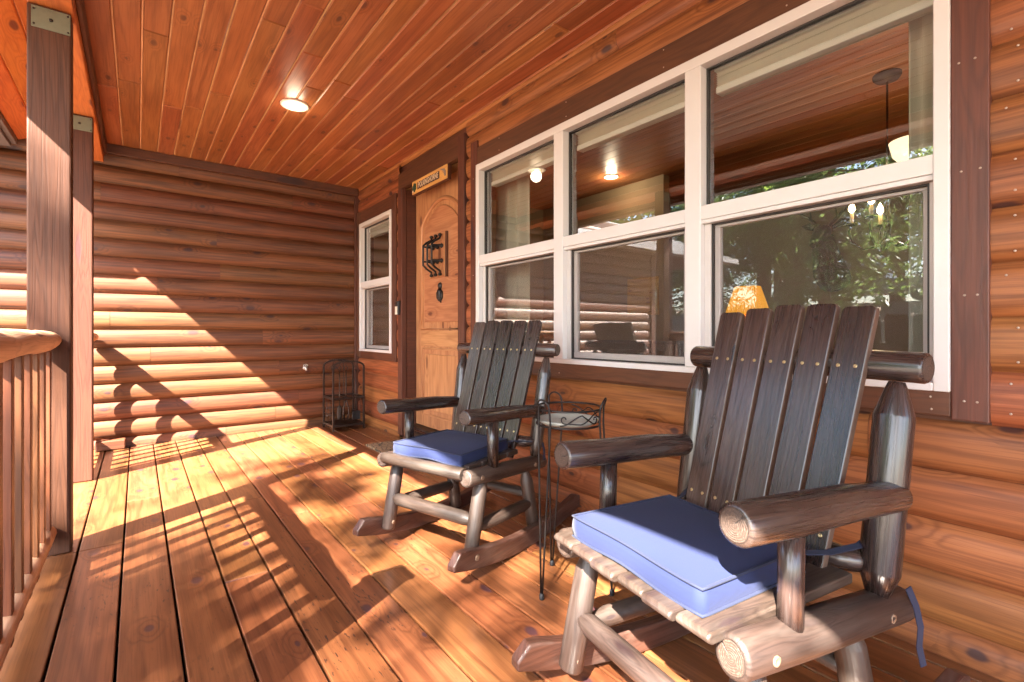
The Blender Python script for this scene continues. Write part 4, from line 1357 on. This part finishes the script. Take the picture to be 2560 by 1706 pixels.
curtain('sage curtain gathered in the right column beside the bowl-shaded lamp', 2.03, .465, .20, .05, 2.3, 2, flare=0.0)
curtain('dim grey curtain behind the narrow window beside the door', 2.03, 4.10, 4.55, .05, 2.3, 3)

# table lamp with pleated yellow shade
tl = thing('table_lamp', 'lit table lamp with pleated yellow shade seen above the larger chair back', 'lamp', (2.62, 1.297, .66))
m = MB(); n = 72
for r, z in ((.110, 1.015), (.062, 1.165)):
    for j in range(n):
        a = 2 * PI * j / n
        rr_ = r + (.003 if j % 2 else -.003)
        m.v.append(Vector((2.62 + rr_ * math.cos(a), 1.297 + rr_ * math.sin(a), z)))
for j in range(n):
    j2 = (j + 1) % n
    m.face((j, j2, n + j2, n + j), [(0, 0)] * 4, .5)
o = obj('lamp_shade', m, 'yshade', tl)
s = o.modifiers.new('thick', 'SOLIDIFY'); s.thickness = .003
m = MB(); m.lathe((2.62, 1.297, .66), [(.07, 0), (.07, .015), (.02, .04), (.045, .12), (.055, .2), (.02, .29), (.012, .36), (.012, .42), (0, .42)], 24)
obj('base', m, 'brass', tl)
sd = thing('side_table', 'small dark side table under the yellow-shaded lamp', 'table', (2.62, 1.297, 0))
m = MB(); m.box((2.36, 1.05, .63), (2.86, 1.55, .659), 1)
obj('table_top', m, 'trim', sd, bevel=.005)
for sx in (2.40, 2.82):
    for sy in (1.09, 1.51):
        m = MB(); m.box((sx - .02, sy - .02, 0.001), (sx + .02, sy + .02, .63), 2)
        obj('leg', m, 'trim', sd)

# chandelier
cx, cy, cz = 3.75, .97, 1.68
ch = thing('chandelier', 'wrought iron chandelier with lit candle bulbs hanging inside the room', 'chandelier', (cx, cy, cz))
m = MB(); m.lathe((cx, cy, 2.53), [(0, -.03), (.06, -.02), (.075, .0), (.075, .018), (0, .018)], 20)
obj('canopy', m, 'iron', ch)
m = MB(); m.tube([(cx, cy, 2.51), (cx + .004, cy, 2.3), (cx - .003, cy, 2.1), (cx, cy, 1.92)], .006, 6)
obj('chain', m, 'iron', ch)
m = MB(); m.lathe((cx, cy, 1.47), [(0, -.03), (.012, -.02), (.028, .02), (.016, .07), (.024, .14), (.012, .25), (.014, .36), (0, .37)], 16)
obj('column', m, 'iron', ch)
for i in range(5):
    a = 2 * PI * i / 5 + .45
    d = Vector((math.cos(a), math.sin(a), 0)); b = Vector((cx, cy, 0))
    q = [b + d * r + Vector((0, 0, z - .08)) for r, z in ((.01, 1.60), (.05, 1.545), (.12, 1.535), (.185, 1.59), (.20, 1.66), (.185, 1.70))]
    m = MB(); m.tube(q, .007, 8)
    e = b + d * .185
    m.lathe(e + Vector((0, 0, 1.615)), [(0, 0), (.03, .006), (.036, .016), (.012, .012), (0, .012)], 14)
    ar = obj('arm', m, 'iron', ch)
    m = MB(); m.lathe(e + Vector((0, 0, 1.628)), [(.011, 0), (.011, .075), (0, .076)], 10)
    obj('candle_sleeve', m, 'cream', ar)
    m = MB(); m.lathe(e + Vector((0, 0, 1.705)), [(.007, 0), (.018, .018), (.016, .038), (.005, .068), (0, .075)], 10)
    obj('candle_bulb', m, 'bulb', ar)
# floor lamp with glowing bowl shade half hidden by the curtain
fl_ = thing('floor_lamp', 'lit bowl-shaded lamp half hidden behind a sage curtain', 'lamp', (2.95, .655, 0))
m = MB(); m.lathe((2.95, .655, 1.72), [(.012, -.01), (.05, .01), (.085, .055), (.10, .12), (.095, .12), (.08, .06), (.04, .015), (0, .01)], 28)
obj('bowl_shade', m, 'wshade', fl_)
m = MB(); m.lathe((2.95, .655, 0.001), [(.13, 0), (.13, .02), (.02, .04), (.012, .1), (.012, 1.71), (0, 1.71)], 20)
obj('stand', m, 'iron', fl_)
# mounted deer head on the back wall
dm = thing('deer_mount', 'dark mounted deer head with antlers on the back wall of the room', 'mounted head', (6.38, 2.15, 1.9))
m = MB()
m.tube([(6.39, 2.15, 1.52), (6.26, 2.15, 1.60), (6.12, 2.15, 1.80), (6.05, 2.15, 1.98)], [.17, .17, .13, .10], 16)
m.tube([(6.10, 2.15, 2.05), (6.02, 2.15, 2.02), (5.90, 2.15, 1.93), (5.80, 2.15, 1.87), (5.77, 2.15, 1.85)], [.07, .095, .07, .045, .03], 14)
for s in (-1, 1):
    m.tube([(6.10, 2.15 + s * .08, 2.08), (6.11, 2.15 + s * .17, 2.13), (6.11, 2.15 + s * .24, 2.14)], [.02, .04, .006], 8, squash=(1, .5))
obj('head', m, 'deer', dm)
for s in (-1, 1):
    m = MB()
    m.tube([(6.09, 2.15 + s * .05, 2.10), (6.10, 2.15 + s * .14, 2.20), (6.04, 2.15 + s * .26, 2.30), (5.95, 2.15 + s * .28, 2.44)], [.018, .016, .013, .004], 8)
    m.tube([(6.09, 2.15 + s * .13, 2.19), (6.0, 2.15 + s * .12, 2.34)], [.012, .003], 7)
    m.tube([(6.05, 2.15 + s * .24, 2.28), (6.06, 2.15 + s * .34, 2.40)], [.012, .003], 7)
    obj('antler', m, 'bone', dm)
# picture and framed doorway mirror inside
t = thing('wall_picture', 'plain tan picture on the inner partition wall', 'picture', (4.28, 3.3, 1.3))
m = MB(); m.box((4.278, 3.05, 1.10), (4.298, 3.45, 1.50), 1)
obj('panel', m, 'signwood', t, bevel=.004)
# sofa back under the window
sf = thing('sofa', 'dark upholstered sofa with its back low behind the window', 'sofa', (3.1, 2.3, 0))
m = MB(); m.box((2.75, 1.7, .12), (3.6, 3.0, .42), 1); obj('seat', m, 'deer', sf, bevel=.05)
m = MB(); m.box((2.62, 1.7, .12), (2.82, 3.0, .86), 1); obj('backrest', m, 'deer', sf, bevel=.06)
for y in (1.55, 2.98):
    m = MB(); m.box((2.65, y, .12), (3.6, y + .18, .62), 1); obj('armrest', m, 'deer', sf, bevel=.05)
def room_light(x, y, z, e, col=(1, .72, .42), par=None):
    l = bpy.data.lights.new('lamp', 'POINT'); l.energy = e; l.color = col; l.shadow_soft_size = .06
    o = bpy.data.objects.new('lamp', l); COL.objects.link(o)
    if par is not None:
        o.parent = par; o.location = Vector((x, y, z)) - WL[par]
    else: o.location = (x, y, z)
room_light(2.62, 1.297, 1.09, .12, par=tl)
room_light(cx, cy, 1.95, .4, par=ch)
room_light(2.95, .655, 1.90, .3, par=fl_)
can_light(3.93, 3.38, 2.55, 'bright recessed light in the ceiling of the room behind the window', .5, .055)

# ------------------------------------------------------------------ yard seen mirrored in the glass
m = MB()
nx, ny = 30, 24
for i in range(nx + 1):
    for j in range(ny + 1):
        x = -6 - 60 * i / nx; y = -40 + 90 * j / ny
        s = min(1, max(0, (-x - 8) / 16)); s = s * s * (3 - 2 * s)
        edge = min(1, max(0, min((y + 40) / 20, (50 - y) / 20)))
        m.v.append(Vector((x, y, -.80 + 3.1 * s * edge + .12 * math.sin(x * .9) * math.sin(y * .7) * s)))
for i in range(nx):
    for j in range(ny):
        a = i * (ny + 1) + j
        m.face((a, a + 1, a + ny + 2, a + ny + 1), [(0, 0)] * 4, .5, 0, True)
tag(obj('hillside', m, 'gravel', fixn=True), kind='structure')
def gz(x):
    s = min(1, max(0, (-x - 8) / 16)); return -.80 + 3.1 * s * s * (3 - 2 * s)

def conifer(seed, h):
    rr = random.Random(seed)
    t = thing('fir_tree', 'tall fir tree with drooping branches across the yard', 'tree', (0, 0, 0), group='fir trees across the yard')
    m = MB()
    m.tube([(rr.uniform(-.03, .03) * k, rr.uniform(-.03, .03) * k, h * k / 6) for k in range(7)], [.30 * (1 - k / 6.6) + .02 for k in range(7)], 10, irr=.05)
    tips = []
    z = h * .16
    while z < h * .98:
        f = 1 - (z / h)
        L = (0.5 + 3.1 * f ** .8)
        nb = 7 if f > .3 else 5
        for b in range(nb):
            a = rr.uniform(0, 6.28); l = L * rr.uniform(.6, 1.1)
            d = Vector((math.cos(a), math.sin(a), 0))
            p0 = Vector((0, 0, z)); p1 = p0 + d * l * .55 + Vector((0, 0, -.10 * l)); p2 = p0 + d * l + Vector((0, 0, -.38 * l))
            m.tube([p0, p1, p2], [.035 * f + .012, .02 * f + .008, .004], 4, cap=False)
            tips.append((p0, p1, p2, l))
        z += rr.uniform(.30, .48) * (1 if f > .5 else .8)
    obj('trunk', m, 'bark', t, local=True)
    m = MB()
    for p0, p1, p2, l in tips:
        nn = int(26 * l)
        for i in range(nn):
            k = rr.uniform(.15, 1.05)
            p = (p0 * (1 - k) ** 2 + p1 * 2 * k * (1 - k) + p2 * k * k)
            sp = .28 * (1.15 - .5 * k)
            c_ = p + Vector((rr.gauss(0, sp), rr.gauss(0, sp), rr.gauss(-.10, .10)))
            d = Vector((rr.gauss(0, 1), rr.gauss(0, 1), rr.gauss(-.5, .6))).normalized(); u = d.cross(Vector((rr.gauss(0, 1), rr.gauss(0, 1), rr.gauss(0, 1)))).normalized()
            s = rr.uniform(.09, .19)
            b = len(m.v)
            m.v += [c_ - u * s * .28, c_ + d * s, c_ + u * s * .28, c_ - d * s * .8]
            m.face((b, b + 1, b + 2, b + 3), [(0, 0)] * 4, rr.random())
    obj('crown', m, 'needles', t, local=True)
    return t
def broadleaf(seed, h):
    rr = random.Random(seed)
    t = thing('maple_tree', 'leafy green tree across the yard', 'tree', (0, 0, 0), group='leafy trees across the yard')
    m = MB(); ends = []
    m.tube([(0, 0, 0), (.05, 0, h * .2), (-.04, .05, h * .42)], [.22, .17, .13], 10, irr=.05)
    for b in range(9):
        a = rr.uniform(0, 6.28); z = h * rr.uniform(.25, .45); l = h * rr.uniform(.25, .45)
        d = Vector((math.cos(a), math.sin(a), rr.uniform(.5, 1.6))).normalized()
        p0 = Vector((0, 0, z)); p1 = p0 + d * l * .5 + Vector((rr.gauss(0, .2), rr.gauss(0, .2), 0)); p2 = p0 + d * l
        m.tube([p0, p1, p2], [.09, .05, .015], 6, cap=False); ends += [p1, p2, (p1 + p2) / 2 + Vector((rr.gauss(0, .5), rr.gauss(0, .5), .3))]
    obj('trunk', m, 'bark', t, local=True)
    m = MB()
    for e in ends:
        R_ = rr.uniform(.7, 1.3)
        for i in range(260):
            q = Vector((rr.gauss(0, .45), rr.gauss(0, .45), rr.gauss(0, .36))) * R_ + e
            d = Vector((rr.gauss(0, 1), rr.gauss(0, 1), rr.gauss(0, .7))).normalized(); u = d.cross(Vector((rr.gauss(0, 1), rr.gauss(0, 1), rr.gauss(0, 1)))).normalized()
            s = rr.uniform(.06, .12); b = len(m.v)
            m.v += [q - u * s * .6, q + d * s, q + u * s * .6, q - d * s]
            m.face((b, b + 1, b + 2, b + 3), [(0, 0)] * 4, rr.random())
    obj('crown', m, 'leaf', t, local=True)
    return t
f1 = conifer(1, 13); f2 = conifer(2, 17); b1 = broadleaf(5, 8)
first = {}
for src, x, y, rz, s in ((f1, -15, 6.5, 0, 1), (f2, -19, 10.5, 1, 1), (f1, -22, 3.0, 2, 1.1), (f2, -27, 7.5, 3, 1.1), (f1, -14.5, 11, 4, .9), (f2, -30, 14, 5, 1), (f1, -25, 18, .5, 1.2),
                        (f2, -21, 22, 2.2, 1), (f2, -31, 1, 1.2, 1.1), (b1, -17.5, 8.4, 0, 1), (b1, -24, 12, 2, 1.2), (b1, -28, 4.5, 4, 1.3), (b1, -13, 14, 1, 1)):
    o = src if src not in first else copy_tree(src)
    first[src] = 1
    o.location = (x, y, gz(x) - .1); o.rotation_euler = (0, 0, rz); o.scale = (s, s, s)

# pickup truck up the drive
tx, ty, tz = -24.5, 7.6, gz(-24.5)
tk = thing('pickup_truck', 'silver pickup truck parked up the drive under the trees', 'truck', (tx, ty, tz), R(90))
prof = [(-2.6, .55), (-2.62, 1.05), (-.55, 1.08), (-.50, 1.12), (-.35, 1.78), (-.1, 1.84), (.75, 1.82), (1.35, 1.18), (2.5, 1.05), (2.66, .85), (2.66, .5), (2.1, .45), (1.1, .42), (-1.1, .42), (-2.1, .48)]
m = MB(); m.extrude(prof, (0, -.92, 0), (1, 0, 0), (0, 0, 1), (0, 1, 0), 1.84)
obj('body', m, 'truck', tk, local=True, fixn=True, bevel=.05)
for s in (-1, 1):
    m = MB(); m.extrude([(-.36, 1.20), (-.26, 1.70), (.70, 1.70), (1.15, 1.20)], (0, s * .93 - .01, 0), (1, 0, 0), (0, 0, 1), (0, 1, 0), .02)
    obj('side_window', m, 'carglass', tk, local=True, fixn=True)
    for x in (-1.75, 1.75):
        m = MB(); m.lathe((x, s * .82 - .12 * s, .38), [(.2, 0), (.36, 0), (.38, .03), (.38, .2), (.36, .23), (.22, .235), (.2, .20), (0, .20)], 24, axis=(0, s, 0))
        obj('wheel', m, 'tyre', tk, local=True)
    m = MB(); m.box((-2.64, s * .85 - .06, .78), (-2.60, s * .85 + .06, 1.02), 2); obj('tail_light', m, 'red', tk, local=True)


# broad tree up-sun of the porch, whose crown takes some of the low sun off the deck
rr = random.Random(77)
t = thing('shade_tree', 'broad leafy tree in the yard whose crown shades the railing', 'tree', (-10.6, -4.9, -.8))
m = MB()
m.tube([(-10.6, -4.9, -.9), (-10.5, -4.8, 3), (-10.65, -4.95, 6), (-10.6, -4.9, 8.5)], [.3, .24, .17, .08], 12, irr=.04)
cl = []
for i in range(64):
    y = rr.uniform(-7.6, -2.9); e = 1 - abs((y + 4.95) / 2.7) ** 4
    c = Vector((-10.6 + rr.uniform(-1.3, 1.3), y, rr.uniform(6.6, 10.5 + .55 * e)))
    c.z += (-10.6 - c.x) * -.0
    c = c + Vector((-1, -.56, 1.04)) * ((-10.6 - c.x) * -1.0)
    cl.append(c)
    b = Vector((-10.6, -4.9, rr.uniform(3.5, 6.5)))
    m.tube([b, (b + c) / 2 + Vector((0, 0, .2)), c], [.07, .04, .012], 5, cap=False)
for (y0, z0) in ((.45, 1.15), (.80, 1.42), (1.5, 1.2), (2.1, 1.35), (2.45, 1.1), (2.9, 1.15)):
    cl.append((Vector((-10.6, y0 - 5.78, z0 + 10.73)), .17, 70))
obj('trunk', m, 'bark', t)
m = MB()
for c in cl:
    c, sp_, n_ = c if isinstance(c, tuple) else (c, .42, 300)
    for i in range(n_):
        p = c + Vector((rr.gauss(0, sp_), rr.gauss(0, sp_), rr.gauss(0, sp_ * .72)))
        d = Vector((rr.gauss(0, 1), rr.gauss(0, 1), rr.gauss(0, .7))).normalized(); u = d.cross(Vector((rr.gauss(0, 1), rr.gauss(0, 1), rr.gauss(0, 1)))).normalized()
        s = rr.uniform(.06, .11); q = len(m.v)
        m.v += [p - u * s * .6, p + d * s, p + u * s * .6, p - d * s]
        m.face((q, q + 1, q + 2, q + 3), [(0, 0)] * 4, rr.random())
obj('crown', m, 'leaf', t)
